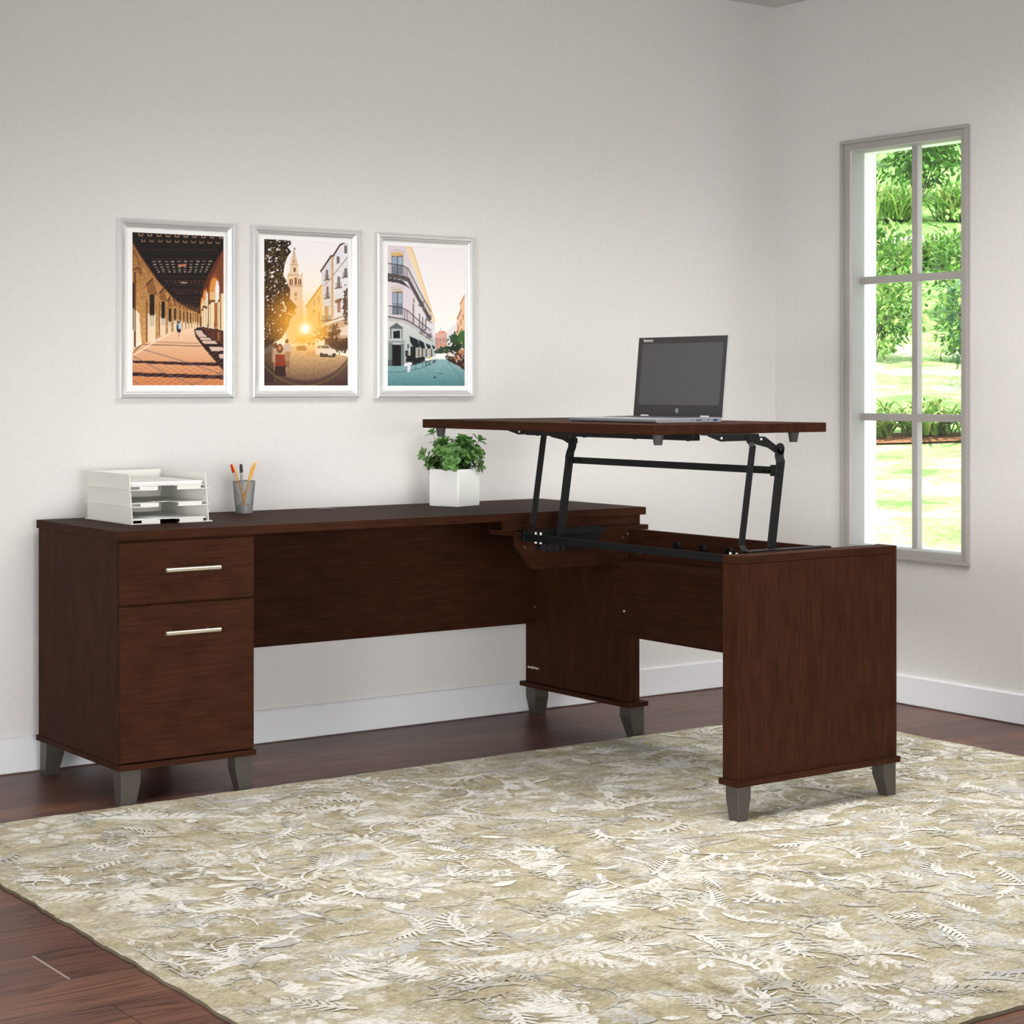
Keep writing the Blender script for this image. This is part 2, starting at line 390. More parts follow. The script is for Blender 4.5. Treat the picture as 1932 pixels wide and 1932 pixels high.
# side carriers with cams and springs
for side, ya, yb, dz in ((1, -.8450, -.8100, 0.), (-1, -1.8455, -1.8130, .0068)):
    z = lambda v: v+dz
    p = MB().prism([(1.316,z(.6855)), (1.600,z(.6835)), (1.622,z(.658)), (1.617,z(.640)), (1.455,z(.642)), (1.40,z(.640)), (1.345,z(.650)), (1.316,z(.655))], 'xz', yb-.002*side if side > 0 else ya, yb if side > 0 else ya+.002)
    yo, yi = (ya, yb) if side > 0 else (ya, yb)
    p.box(1.300, 1.600, yo, yi, z(.6835), z(.6860)); p.box(1.300, 1.330, yo, yo+.003, z(.652), z(.684)); p.box(1.330, 1.614, yo if side > 0 else yi-.003, yo+.003 if side > 0 else yi, z(.668), z(.684))
    p.build('carrier_bracket', SB, desk, .0006)
    cy0 = -.842 if side > 0 else -1.840; cy1 = cy0+.026
    c = MB()
    for x, zz, r in ((1.380,.632,.012), (1.405,.630,.0135), (1.430,.630,.0145), (1.452,.628,.012)): c.cone((x,cy0,z(zz)), (x,cy1,z(zz)), r, r, 18)
    c.build('cam', M['black'], desk, .001)
    pts = [(1.455+.150*i/220, (cy0+cy1)/2+.0085*math.cos(i*2*PI/10), z(.6275)+.0085*math.sin(i*2*PI/10)) for i in range(221)]
    MB().tube(pts, .0016, 5).build('spring', M['black'], desk)
for x, zz in ((1.488,.666), (1.518,.664), (1.548,.668), (1.549,.660)):
    MB().cone((x,-.8452,zz), (x,-.844,zz), .0028, .0028, 10).build('bracket_hole', M['black'], desk)
# cable clips and small fittings
for y, zz in ((-1.0514,.6318), (-1.1702,.6310), (-1.2891,.6325)):
    r = MB(); n = 22; vs = []
    for i in range(n+1):
        a = math.radians(-60+300*i/n)
        for rr, dx in ((.0135,0), (.0135,-.015), (.0115,-.015), (.0115,0)): vs.append((1.743+dx, y+rr*math.cos(a), zz+rr*math.sin(a)))
    fs = [(i*4+j, i*4+(j+1) % 4, i*4+4+(j+1) % 4, i*4+4+j) for i in range(n) for j in range(4)] + [(0,1,2,3), (n*4+3,n*4+2,n*4+1,n*4)]
    r.add(vs, fs, 0, False).build('cable_clip', M['black'], desk)
for c0, c1, r in (((1.735,-.8095,.6545), (1.735,-.8135,.6545), .005), ((1.715,-.8095,.6436), (1.715,-.8135,.6436), .005), ((1.743,-.8626,.5962), (1.739,-.8626,.5962), .005), ((1.330,-.8095,.632), (1.330,-.8130,.632), .0055), ((1.755,-.286,.3716), (1.755,-.289,.3716), .005)):
    MB().cone(c0, c1, r, r*.55, 14).build('screw_cap', M['brown_cap'], desk)
tag(MB().cone((1.743,-.7827,.4059), (1.7405,-.7827,.4059), .0036, .003, 12).build('screw', M['zinc'], desk), 'small bright screw head')
cn = MB().cone((1.7585,-.3055,.1645), (1.750,-.3055,.1645), .0042, .0042, 12).cone((1.7585,-.2525,.1645), (1.750,-.2525,.1645), .0042, .0042, 12).box(1.751, 1.7585, -.3055, -.2525, .162, .167).cone((1.7585,-.279,.1655), (1.748,-.279,.1655), .0055, .0055, 12)
tag(cn.build('connector', M['nickel'], desk), 'small brass-toned connector low on the inner end panel')

# ---------------------------------------------------------------- rug
def rug_base(t):
    st = t.noise(t.coord((5, 26, 1)), 1, 4, .6)
    patch = t.noise(t.coord((3.1, 3.1, 1), (5,2,0)), 1, 3, .55)
    fine = t.noise(t.coord((62, 235, 1)), 1, 3, .75)
    abr = t.noise(t.coord((30, 2.2, 1), (2,9,0)), 1, 4, .65)
    c = t.ramp(patch, [(.34, (.415,.367,.245)), (.52, (.505,.453,.312)), (.70, (.560,.518,.385))])
    c = t.mix(.55, c, t.mix(1., c, t.ramp(st, [(.32, (.62,.61,.59)), (.58, (1.16,1.15,1.13))]), 'MULTIPLY'))
    c = t.mix(1., c, t.ramp(abr, [(.30, (.58,.56,.50)), (.45, (1,1,1))]), 'MULTIPLY')
    blue = t.noise(t.coord((7, 9, 1), (11,4,0)), 1, 4, .6)
    c = t.mix(t.ramp(blue, [(.58, (0,0,0)), (.72, (.55,.55,.55))]), c, (.50,.52,.54))
    c = t.mix(.85, c, t.mix(1., c, t.ramp(fine, [(.32, (.50,.48,.44)), (.5, (1,1,1)), (.68, (1.42,1.42,1.42))]), 'MULTIPLY'))
    fleck = t.noise(t.coord((60, 190, 1), (1,6,0)), 1, 4, .75); area_ = t.noise(t.coord((9, 11, 1), (8,3,0)), 1, 4, .7)
    f = t.math('ADD', t.math('MULTIPLY', fleck, .5), t.math('MULTIPLY', area_, .5))
    c = t.mix(t.ramp(f, [(.505, (0,0,0)), (.58, (.9,.9,.9))]), c, (.80,.785,.72))
    return c, fine
def rug_mat(name, col, lo, hi):
    m, t, b = pmat(name, .95, .1)
    c, fine = rug_base(t)
    if col is not None:
        br = t.noise(t.coord((48, 170, 1), (3,3,0)), 1, 5, .85)
        wear = t.noise(t.coord((6, 8, 1), (7,1,0)), 1, 3, .6)
        f = t.math('ADD', t.math('MULTIPLY', br, .68), t.math('MULTIPLY', wear, .32))
        c = t.mix(t.ramp(f, [(lo, (0,0,0)), (hi, (1,1,1))]), c, t.mix(1., (*col,1), t.ramp(fine, [(.32, (.66,.65,.62)), (.56, (1.04,1.04,1.04))]), 'MULTIPLY'))
    t.l.new(c, b.inputs['Base Color']); t.l.new(t.bump(fine, .55, .006), b.inputs['Normal'])
    return m
M['rug'] = rug_mat('rug_pile_beige', None, 0, 0)
M['rug_ivory'] = rug_mat('rug_pile_ivory', (.93,.915,.865), .425, .515)
M['rug_silver'] = rug_mat('rug_pile_silver', (.64,.65,.66), .46, .57)
M['rug_edge'] = mat('rug_edge_shadow', (.12,.10,.07), .95, 0, .1)  # rug sides darkened, the thin edge shadow painted in

rx0, rx1, ry0, ry1 = -.545, 2.505, -3.290, -.812
rug = MB()
NX, NY = 150, 122
def wob(k, s): return .0022*math.sin(k*1.7+s)+.0016*math.sin(k*4.3+2*s)+.0012*math.sin(k*11.+s)
vs = []
for j in range(NY+1):
    for i in range(NX+1):
        u, v = i/NX, j/NY
        x = rx0+(rx1-rx0)*u; y = ry0+(ry1-ry0)*v
        x += wob(y*14, 1.3)*(1-u)+wob(y*13, 4.)*u-(.040*(1-v))*(1-u)*.6
        y += wob(x*13, 2.1)*(1-v)+wob(x*15, .4)*v
        vs.append((x, y, RUGT))
fs = [(j*(NX+1)+i, j*(NX+1)+i+1, (j+1)*(NX+1)+i+1, (j+1)*(NX+1)+i) for j in range(NY) for i in range(NX)]
rug.add(vs, fs, 0)
loop = [i for i in range(NX+1)] + [(j*(NX+1)+NX) for j in range(1, NY+1)] + [NY*(NX+1)+i for i in range(NX-1, -1, -1)] + [j*(NX+1) for j in range(NY-1, 0, -1)]
lo = [(vs[k][0], vs[k][1], .0004) for k in loop]; hi_ = [vs[k] for k in loop]; n = len(loop)
rug.add(lo+hi_, [(i, (i+1) % n, (i+1) % n+n, i+n) for i in range(n)], 3)
zc = [RUGT+.00012]
def flat(pts, mi):
    zc[0] += 1.1e-7
    pts = [p for p in pts if rx0+.02 < p[0] < rx1-.02 and ry0+.02 < p[1] < ry1-.015]
    if len(pts) > 2 and sum(pts[i-1][0]*pts[i][1]-pts[i][0]*pts[i-1][1] for i in range(len(pts))) < 0: pts = pts[::-1]
    if len(pts) > 2: rug.add([(x,y,zc[0]) for x, y in pts], [tuple(range(len(pts)))], mi)
def leafpoly(x, y, a, L, W, mi, n=7, lobes=0):
    ca, sa = math.cos(a), math.sin(a); P = []
    for sgn in (1, -1):
        rng = range(n+1) if sgn > 0 else range(n-1, 0, -1)
        for k in rng:
            tt = k/n; w = W*math.sin(PI*tt**.8)*(1+lobes*math.sin(tt*9*PI*.9))*sgn*.5
            P.append((x+L*tt*ca-w*sa, y+L*tt*sa+w*ca))
    flat(P, mi)
def spray(x, y, a, L, curl, mi, n=9, lw=1.):
    """curving stem with paired leaflets"""
    px, py, an = x, y, a; st = L/n; left = []; right = []
    for k in range(n):
        q = 1-k/(n+1); w = .0055*lw*q+.002
        left.append((px-w*math.sin(an), py+w*math.cos(an))); right.append((px+w*math.sin(an), py-w*math.cos(an)))
        ll = L*.34*(.45+q*.75)*math.sin(PI*(k+1.2)/(n+2))**.6
        if k > 0:
            leafpoly(px, py, an+.72, ll, ll*.23*lw, mi); leafpoly(px, py, an-.72, ll, ll*.23*lw, mi)
        an += curl/n*(1+k*.12); px += st*math.cos(an); py += st*math.sin(an)
    flat(left+right[::-1], mi)
    leafpoly(px-st*.5*math.cos(an), py-st*.5*math.sin(an), an, L*.16, L*.07*lw, mi)
def rosette(x, y, r, mi, pet=8, mi2=None):
    o = random.random()*6
    for k in range(pet):
        a = o+2*PI*k/pet; leafpoly(x+r*.30*math.cos(a), y+r*.30*math.sin(a), a, r*.70, r*.36, mi, 7, .12)
    for k in range(pet):
        a = o+2*PI*(k+.5)/pet; leafpoly(x+r*.2*math.cos(a), y+r*.2*math.sin(a), a, r*.42, r*.22, mi if mi2 is None else mi2, 5)
    flat([(x+r*.13*math.cos(i*PI/5), y+r*.13*math.sin(i*PI/5)) for i in range(10)], mi)
def scroll(x, y, a, L, curl, mi, w=.011):
    px, py, an = x, y, a; n = 26; st = L/n; A = []; B = []
    for k in range(n+1):
        ww = w*(.35+.65*math.sin(PI*min(1, (k+2)/n)))
        A.append((px-ww/2*math.sin(an), py+ww/2*math.cos(an))); B.append((px+ww/2*math.sin(an), py-ww/2*math.cos(an)))
        if k % 4 == 2: leafpoly(px, py, an+(-1 if curl > 0 else 1)*.8, L*.13, L*.045, mi)
        an += curl/n*(.4+1.5*k/n); px += st*math.cos(an); py += st*math.sin(an)
    for k in range(n): flat([A[k], A[k+1], B[k+1], B[k]], mi)
rr = random.Random(21)
gx, gy = 9, 8
for i in range(gx+1):
    for j in range(gy+1):
        x = rx0+(rx1-rx0)*(i+.15+.5*(j % 2)+rr.uniform(-.16,.16))/gx; y = ry0+(ry1-ry0)*(j+.35+rr.uniform(-.16,.16))/gy
        kind = (i*2+j*3) % 5; base = rr.choice([0, PI/2, PI, -PI/2])+rr.uniform(-.5,.5)
        mi = 1 if rr.random() < .72 else 2
        if kind in (0, 3):
            for k in range(4 if kind == 0 else 3): spray(x, y, base+(k-1.5)*.75, rr.uniform(.18,.27), rr.choice((-1,1))*rr.uniform(.7,1.5), mi, 9, 1.1)
            rosette(x-.05*math.cos(base), y-.05*math.sin(base), .045, 2 if mi == 1 else 1, 6)
        elif kind == 1:
            rosette(x, y, rr.uniform(.085,.115), mi, rr.choice((7,8,9)), 2)
            for k in range(3): leafpoly(x+.1*math.cos(base+k*2.1), y+.1*math.sin(base+k*2.1), base+k*2.1+.5, .11, .045, mi, 9, .25)
        elif kind == 2:
            s = rr.choice((-1,1))
            scroll(x, y, base, .42, s*4.2, mi, .014); scroll(x+.03, y, base+.5, .34, s*4.6, 1, .009); scroll(x, y, base+PI, .30, s*3.6, mi, .010)
            rosette(x+.16*math.cos(base+s*.8), y+.16*math.sin(base+s*.8), .05, mi, 6)
        else:
            scroll(x, y, base, .5, rr.choice((-1,1))*2.6, mi, .012); spray(x, y, base+.9, .22, 1.2, 1, 9); spray(x, y, base-1.0, .2, -1.2, mi, 8)
            rosette(x+.09*math.cos(base+PI), y+.09*math.sin(base+PI), .07, 2, 8)
for k in range(860):
    x = rr.uniform(rx0, rx1); y = rr.uniform(ry0, ry1); a = rr.uniform(0, 6.3)
    if k % 2 == 0: spray(x, y, a, rr.uniform(.08,.17), rr.uniform(-1.6,1.6), rr.choice((1,1,2)), 8, .9)
    elif k % 9 == 1: rosette(x, y, rr.uniform(.030,.06), rr.choice((1,2,2)), 6)
    elif k % 3 == 0: scroll(x, y, a, rr.uniform(.16,.3), rr.choice((-1,1))*rr.uniform(2,4), rr.choice((1,2)), .007)
    else: leafpoly(x, y, a, rr.uniform(.04,.10), rr.uniform(.015,.035), rr.choice((1,2)), 8, .2)
ro = rug.build('area_rug', [M['rug'], M['rug_ivory'], M['rug_silver'], M['rug_edge']], None, fix=False)
tag(ro, 'large beige area rug with faded ivory floral scrolls under the desk return', 'rug')

# ---------------------------------------------------------------- letter trays and paper
TX0, TX1, TYF, TYB = .1375, .3750, -.5850, -.2730
for k in range(3):
    z0 = ZT+.0468*k+.0004; g = .0065
    yf = TYF+.0075*k
    lab = ['pale grey plastic letter tray at the bottom of the stack on the desk', 'pale grey plastic letter tray in the middle of the stack, holding no papers', 'pale grey plastic letter tray on top of the stack holding the thick paper pile'][k]
    tr = root('letter_tray', ((TX0+TX1)/2, -.43, z0)); tag(tr, lab, 'letter tray', 'letter trays stacked on the desk')
    w = .0026; h = .0462; sl = .0075
    wl = MB()
    for xa, xb in ((TX0, TX0+w), (TX1-w, TX1)):
        wl.add([(xa,yf,z0), (xb,yf,z0), (xb,TYB,z0), (xa,TYB,z0), (xa,yf+sl,z0+h), (xb,yf+sl,z0+h), (xb,TYB,z0+h), (xa,TYB,z0+h)], [(0,3,2,1),(4,5,6,7),(0,1,5,4),(1,2,6,5),(2,3,7,6),(3,0,4,7)])
    wl.box(TX0+w, TX1-w, TYB-w, TYB, z0, z0+h)
    wl.build('side_wall', M['tray'], tr, .0007)
    fl = MB()      # foot flange that sits over the tray below
    fl.box(TX0-.0065, TX0, yf-.004, TYB+.003, z0, z0+.0028).box(TX1, TX1+.0085, yf-.004, TYB+.003, z0, z0+.0028).box(TX0, TX1, TYB, TYB+.002, z0, z0+.003)
    fl.build('flange', M['tray'], tr, .0006)
    bs = MB(); nx0, nx1 = TX0+.083, TX0+.143
    bs.box(TX0+w, TX1-w, yf+.060, TYB-w, z0+.0098, z0+.0120)
    bs.box(TX0+w, nx0, yf+.012, yf+.060, z0+.0098, z0+.0120).box(nx1, TX1-w, yf+.012, yf+.060, z0+.0098, z0+.0120)
    bs.box(TX0+w, nx0, yf-.003, yf+.012, z0, z0+.0024).box(nx1, TX1-w, yf-.003, yf+.012, z0, z0+.0024)
    bs.build('shelf', M['tray'], tr, .0006)
    for xa, xb in ((TX0+.027, nx0), (nx1, TX1-.021)):
        MB().box(xa, xb, yf-.0035, yf-.0012, z0, z0+.0118).build('front_lip', M['tray'], tr, .0006)
def paper(z0, layers, yf, label):
    m = MB()
    for (th, dx, dy) in layers:
        m.box(TX0+.0045+abs(dx)*.3, TX1-.0085+dx, yf+.006+dy, TYB-.008, z0, z0+th); z0 += th+.0004
    o = m.build('paper_stack', M['paper']); tag(o, label, 'paper stack'); return o
paper(ZT+.0004+.01225, [(.0022, -.002, 0)], TYF, 'thin sheaf of white paper in the bottom letter tray')
paper(ZT+.0940+.01225, [(.0028, -.002, .002), (.0028, -.004, .004), (.0048, -.0015, .0015)], TYF+.015, 'thick pile of white paper in the top letter tray')

# ---------------------------------------------------------------- pencil cup and pens
CX, CY = .6315, -.310
cup = root('pencil_cup', (CX, CY, ZT)); tag(cup, 'grey wire-mesh pencil cup on the desk beside the trays', 'pencil cup')
CH = .0985
def cr(z): return .0252+(.0338-.0252)*z/CH
n = 32
for za, zb, rr_, nm in ((.0, .0245, .0004, 'base'), (CH-.0035, CH, .0010, 'rim')):
    b = MB(); vs = []
    for z, r in ((za, cr(za)+rr_), (zb, cr(zb)+rr_), (zb, cr(zb)-.0012), (za, cr(za)-.0012)):
        vs += [(CX+r*math.cos(2*PI*i/n), CY+r*math.sin(2*PI*i/n), ZT+z+.0003) for i in range(n)]
    if nm == 'base': b.add([(CX+.0248*math.cos(2*PI*i/n), CY+.0248*math.sin(2*PI*i/n), ZT+.0008) for i in range(n)], [tuple(range(n))])
    b.add(vs, [(q*n+i, q*n+(i+1) % n, ((q+1) % 4)*n+(i+1) % n, ((q+1) % 4)*n+i) for q in range(4) for i in range(n)], 0, False)
    b.build(nm, M['mesh'], cup)
w = MB()
for s in (1, -1):
    for k in range(34):
        pts = []
        for i in range(11):
            q = i/10; z = .0235+(CH-.0265)*q; a = 2*PI*k/34+s*q*1.25; r = cr(z)
            pts.append((CX+r*math.cos(a), CY+r*math.sin(a), ZT+z))
        w.tube(pts, .00062, 4)
w.build('wire_mesh', M['mesh'], cup)
def pencil(bx, by, tip, r, label):
    p0 = Vector((CX+bx, CY+by, ZT+.0022)); t_ = Vector(tip); d = (t_-p0).normalized()
    e = t_-d*.014
    o = root('pencil', p0); tag(o, label, 'pencil', 'pencils in the mesh cup')
    MB().cone(p0, e, r, r, 6, smooth=False).build('body', M['yellow'], o)
    MB().cone(e, t_-d*.004, r*.98, r*.34, 10).build('sharpened_wood', M['rawwood'], o)
    MB().cone(t_-d*.004, t_, r*.34, r*.05, 8).build('tip', M['lead'], o)
def marker(bx, by, tip, r, capm, bodm, caplen, label):
    p0 = Vector((CX+bx, CY+by, ZT+.0022)); t_ = Vector(tip); d = (t_-p0).normalized(); e = t_-d*caplen
    o = root('marker', p0); tag(o, label, 'marker')
    MB().cone(p0, e, r*.9, r*.9, 16).build('barrel', bodm, o)
    c = MB(); c.cone(e, t_-d*.003, r, r*.92, 16); c.cone(t_-d*.003, t_, r*.92, r*.6, 16)
    c.build('cap', capm, o)
Y0 = CY
pencil(.008, -.010, (CX-.0445, Y0-.008, .8953), .0030, 'yellow pencil leaning left beside the red marker in the cup')
marker(.004, .008, (CX-.041, Y0+.004, .8865), .0048, M['red'], M['penwhite'], .026, 'red-capped white marker leaning left in the mesh cup')
marker(.004, .010, (CX-.0035, Y0+.014, .8860), .0050, M['penblack'], M['pengrey'], .026, 'black-capped grey marker standing upright in the mesh cup')
pencil(-.012, -.006, (CX+.0215, Y0-.016, .8905), .0030, 'yellow pencil, leftmost of the four leaning right in the cup')
pencil(-.006, .006, (CX+.0285, Y0-.006, .8945), .0030, 'yellow pencil, second from left of the four leaning right in the cup')
pencil(-.009, .000, (CX+.0370, Y0+.002, .8912), .0029, 'yellow pencil, third from left of the four leaning right in the cup')
pencil(-.013, .010, (CX+.0430, Y0-.004, .9000), .0030, 'yellow pencil leaning furthest right in the mesh cup')

# ---------------------------------------------------------------- potted plant
PC = Vector((1.3515, -.3925, ZT)); PA = math.radians(19.)
pot = root('potted_plant', PC); tag(pot, 'small leafy green plant in a square white pot on the desk', 'potted plant')
R = Matrix.Translation(PC) @ Matrix.Rotation(PA, 4, 'Z')
hs, ph = .0585, .1205
m = MB(); i_ = hs-.006
for x0, x1, y0, y1, z0, z1 in ((-hs,hs,-hs,hs,.0003,.006),):
    pass
outer = [(-hs,-hs),(hs,-hs),(hs,hs),(-hs,hs)]; inner = [(-i_,-i_),(i_,-i_),(i_,i_),(-i_,i_)]
vs = [R @ Vector((x,y,.0003)) for x, y in outer]+[R @ Vector((x,y,ph)) for x, y in outer]+[R @ Vector((x,y,ph)) for x, y in inner]+[R @ Vector((x,y,ph-.03)) for x, y in inner]
fs = [(3,2,1,0)]+[(k*4+i, k*4+(i+1) % 4, k*4+4+(i+1) % 4, k*4+4+i) for k in range(3) for i in range(4)]+[(12,13,14,15)]
m.add(vs, fs).build('pot', M['ceramic'], pot, .003, 3)
MB().box(-i_, i_, -i_, i_, ph-.030, ph-.012, 0, R).build('soil', M['soil'], pot)
lf = MB(); stm = MB(); tones = []
rp = random.Random(5)
def leaf3(mb, tones, p, d, up, L, W, tone, cup=.25, obov=1.3):
    d = d.normalized(); sd = d.cross(up); sd = sd.normalized() if sd.length > 1e-4 else Vector((1,0,0)); nn = sd.cross(d).normalized()
    prof = [(0,.10), (.22,.48), (.5,.88), (.72,1.), (.90,.68), (1.,.10)]
    vs = []
    for q, w in prof:
        c = p+d*(L*q)-nn*(L*.30*q*q*cup*2)
        vs += [c-sd*(W*w/2)+nn*(W*w*cup*.35), c, c+sd*(W*w/2)+nn*(W*w*cup*.35)]
    fs = []
    for k in range(len(prof)-1):
        a = k*3; fs += [(a,a+1,a+4,a+3), (a+1,a+2,a+5,a+4)]
    mb.add(vs, fs, 0, True); tones += [tone]*len(vs)
def finish(o, tones):
    at = o.data.attributes.new('tone', 'FLOAT', 'POINT'); at.data.foreach_set('value', tones)
ctr = PC+Vector((0,0,ph-.012))
stems = 0
while stems < 58:
    az = rp.uniform(0, 2*PI); el = rp.uniform(.12, 1.45)
    # dome: reach .105 sideways, .135 upwards
    reach = rp.uniform(.72, 1.)
    tipv = Vector((math.cos(az)*math.cos(el)*.100, math.sin(az)*math.cos(el)*.088, .012+math.sin(el)*.105))*reach
    if stems == 0: tipv = Vector((-.105, .030, .060))
    if stems == 1: tipv = Vector((.105, .010, .062))
    if stems == 2: tipv = Vector((-.050,.055,.128))
    if stems == 3: tipv = Vector((.090,-.015,.105))
    base = ctr+Vector((tipv.x*.32+rp.uniform(-.02,.02), tipv.y*.32+rp.uniform(-.02,.02), -.004))
    base.x = max(PC.x-.05, min(PC.x+.05, base.x)); base.y = max(PC.y-.05, min(PC.y+.05, base.y))
    tip = ctr+tipv
    mid = (base+tip)/2+Vector((0,0,.012))
    pts = [base*(1-q)**2+mid*(2*q*(1-q))+tip*q*q for q in (0,.25,.5,.75,1)]
    stm.tube(pts, .0009, 4)
    tone0 = rp.uniform(.25,.85)
    nd = (pts[-1]-pts[-2]).normalized()
    for ring_, (cnt, L0, tilt) in enumerate(((4,.029,.25), (4,.022,.75), (2,.013,1.15))):
        u = nd.orthogonal().normalized(); v2 = nd.cross(u); ph0 = rp.uniform(0,6)
        for k in range(cnt):
            a = ph0+2*PI*k/cnt+rp.uniform(-.25,.25); rad = u*math.cos(a)+v2*math.sin(a)
            dd = rad*math.cos(tilt)+nd*math.sin(tilt)+Vector((0,0,.12))
            L = L0*rp.uniform(.8,1.2)
            leaf3(lf, tones, tip-nd*(.006-.004*ring_), dd, nd, L, L*rp.uniform(.66,.8), min(1, max(0, tone0+.12*ring_+rp.uniform(-.2,.2))), rp.uniform(.1,.4))
    for q in (1, 2, 3):
        nd2 = (pts[q+1]-pts[q]).normalized(); u = nd2.orthogonal().normalized(); v2 = nd2.cross(u); ph0 = rp.uniform(0,6)
        for k in range(3):
            a = ph0+2*PI*k/3; dd = u*math.cos(a)+v2*math.sin(a)+nd2*.35
            L = rp.uniform(.018,.026); pp = pts[q]
            if pp.z < ctr.z+.004: continue
            leaf3(lf, tones, pp, dd, nd2, L, L*.7, max(0, tone0-.3+rp.uniform(-.15,.15)), rp.uniform(.1,.5))
    stems += 1
finish(lf.build('foliage', M['leaf'], pot, fix=False), tones)
stm.build('stems', M['stem'], pot)

# ---------------------------------------------------------------- laptop
LX0, LX1, LY0, LY1 = 1.2100, 1.4470, -1.5760, -1.1900
lap = root('laptop', ((LX0+LX1)/2, (LY0+LY1)/2, RZ)); tag(lap, 'open silver laptop with a dark screen on the raised desk top', 'laptop')
zb = RZ+.0006
bp = MB().prism([(LX0+.006,zb), (LX1-.004,zb), (LX1,zb+.004), (LX1,zb+.0135), (LX0+.003,zb+.0118), (LX0-.0015,zb+.0105), (LX0-.0005,zb+.0030)], 'xz', LY0, LY1)
bp.build('base', M['silver'], lap, .0012)
kb = MB()
for r in range(5):
    for c in range(14):
        x = LX0+.108+r*.0215; y = LY0+.026+c*.0242
        zt = zb+.0115+(x-LX0)*.0085
        kb.box(x, x+.0175, y, y+.0205, zt-.0008, zt+.0010)
kb.build('keyboard', M['keys'], lap)
tp = MB().box(LX0+.018, LX0+.090, (LY0+LY1)/2-.055, (LY0+LY1)/2+.055, zb+.0116, zb+.0127); tp.build('touchpad', M['silver'], lap)
# screen panel in its own slanted frame: s along width (-Y), h up the lid
HX, HZ = 1.4500, zb+.0128; TXs, TZs = 1.4725, 1.2675
tilt = Vector((TXs-HX, 0, TZs-HZ)); SH = tilt.length; hu = tilt.normalized(); sw = Vector((0,-1,0)); nf = sw.cross(hu)   # outward normal towards the user
if nf.x > 0: nf = -nf
SY1 = -1.1850; SWD = SY1+1.5740
S = Matrix(((sw.x,hu.x,nf.x,HX), (sw.y,hu.y,nf.y,SY1), (sw.z,hu.z,nf.z,HZ), (0,0,0,1)))
lid = MB().box(0, SWD, 0, SH, -.0058, -.0008, 0, S).build('lid', M['silver'], lap, .002)
bz = MB().box(.0012, SWD-.0012, .0015, SH-.0012, -.0008, .0004, 0, S).build('bezel', M['bezel'], lap)
MB().box(.0205, SWD-.0165, .0335, SH-.0195, .0004, .0006, 0, S).build('display', M['display'], lap)
for a in (.050, SWD-.075):
    MB().box(a-.014, a+.020, -.0035, .0042, -.0062, .0026, 0, S).build('hinge', M['zinc'], lap, .001)
cu = D.curves.new('brand_lettering', 'FONT'); cu.body = 'lenovo'; cu.size = .0145; cu.offset = .0001; cu.extrude = .00012; cu.space_character = 1.0
tmp = D.objects.new('brand_lettering', cu); COL.objects.link(tmp)
bpy.context.view_layer.update()
me = D.meshes.new_from_object(tmp.evaluated_get(bpy.context.evaluated_depsgraph_get())); D.objects.remove(tmp)
xs = [v.co.x for v in me.vertices]; sx = .0415/(max(xs)-min(xs))
me.transform(Matrix.Translation(-lap.location) @ S @ Matrix.Translation((.0235, SH-.0135, .00055)) @ Matrix.Diagonal((sx, .92, 1, 1)))
me.materials.clear(); me.materials.append(M['whiteprint'])
lo_ = D.objects.new('brand_lettering', me); COL.objects.link(lo_); lo_.parent = lap
wl = MB(); cxs, chs = SWD*.5, .0175
for a0, a1, b0, b1 in ((-.0062,-.0005,-.0052,-.0005), (.0005,.0062,-.0060,-.0005), (-.0062,-.0005,.0005,.0052), (.0005,.0062,.0005,.0060)):
    wl.box(cxs+a0, cxs+a1, chs+b0, chs+b1, .0004, .0006, 0, S)
wl.build('window_emblem', M['greyprint'], lap)
for xa, xb, za, zb2 in ((1.340,1.3435,.0058,.0078), (1.354,1.372,.0052,.0082), (1.3965,1.3995,.0055,.0082), (1.4155,1.4310,.0040,.0092)):
    pr = MB().box(xa, xb, LY0-.0003, LY0+.001, zb+za, zb+zb2).build('port', M['port'], lap)
MB().box(1.4175, 1.4292, LY0-.0006, LY0, zb+.0062, zb+.0082).build('port_tongue', M['usb'], pr)

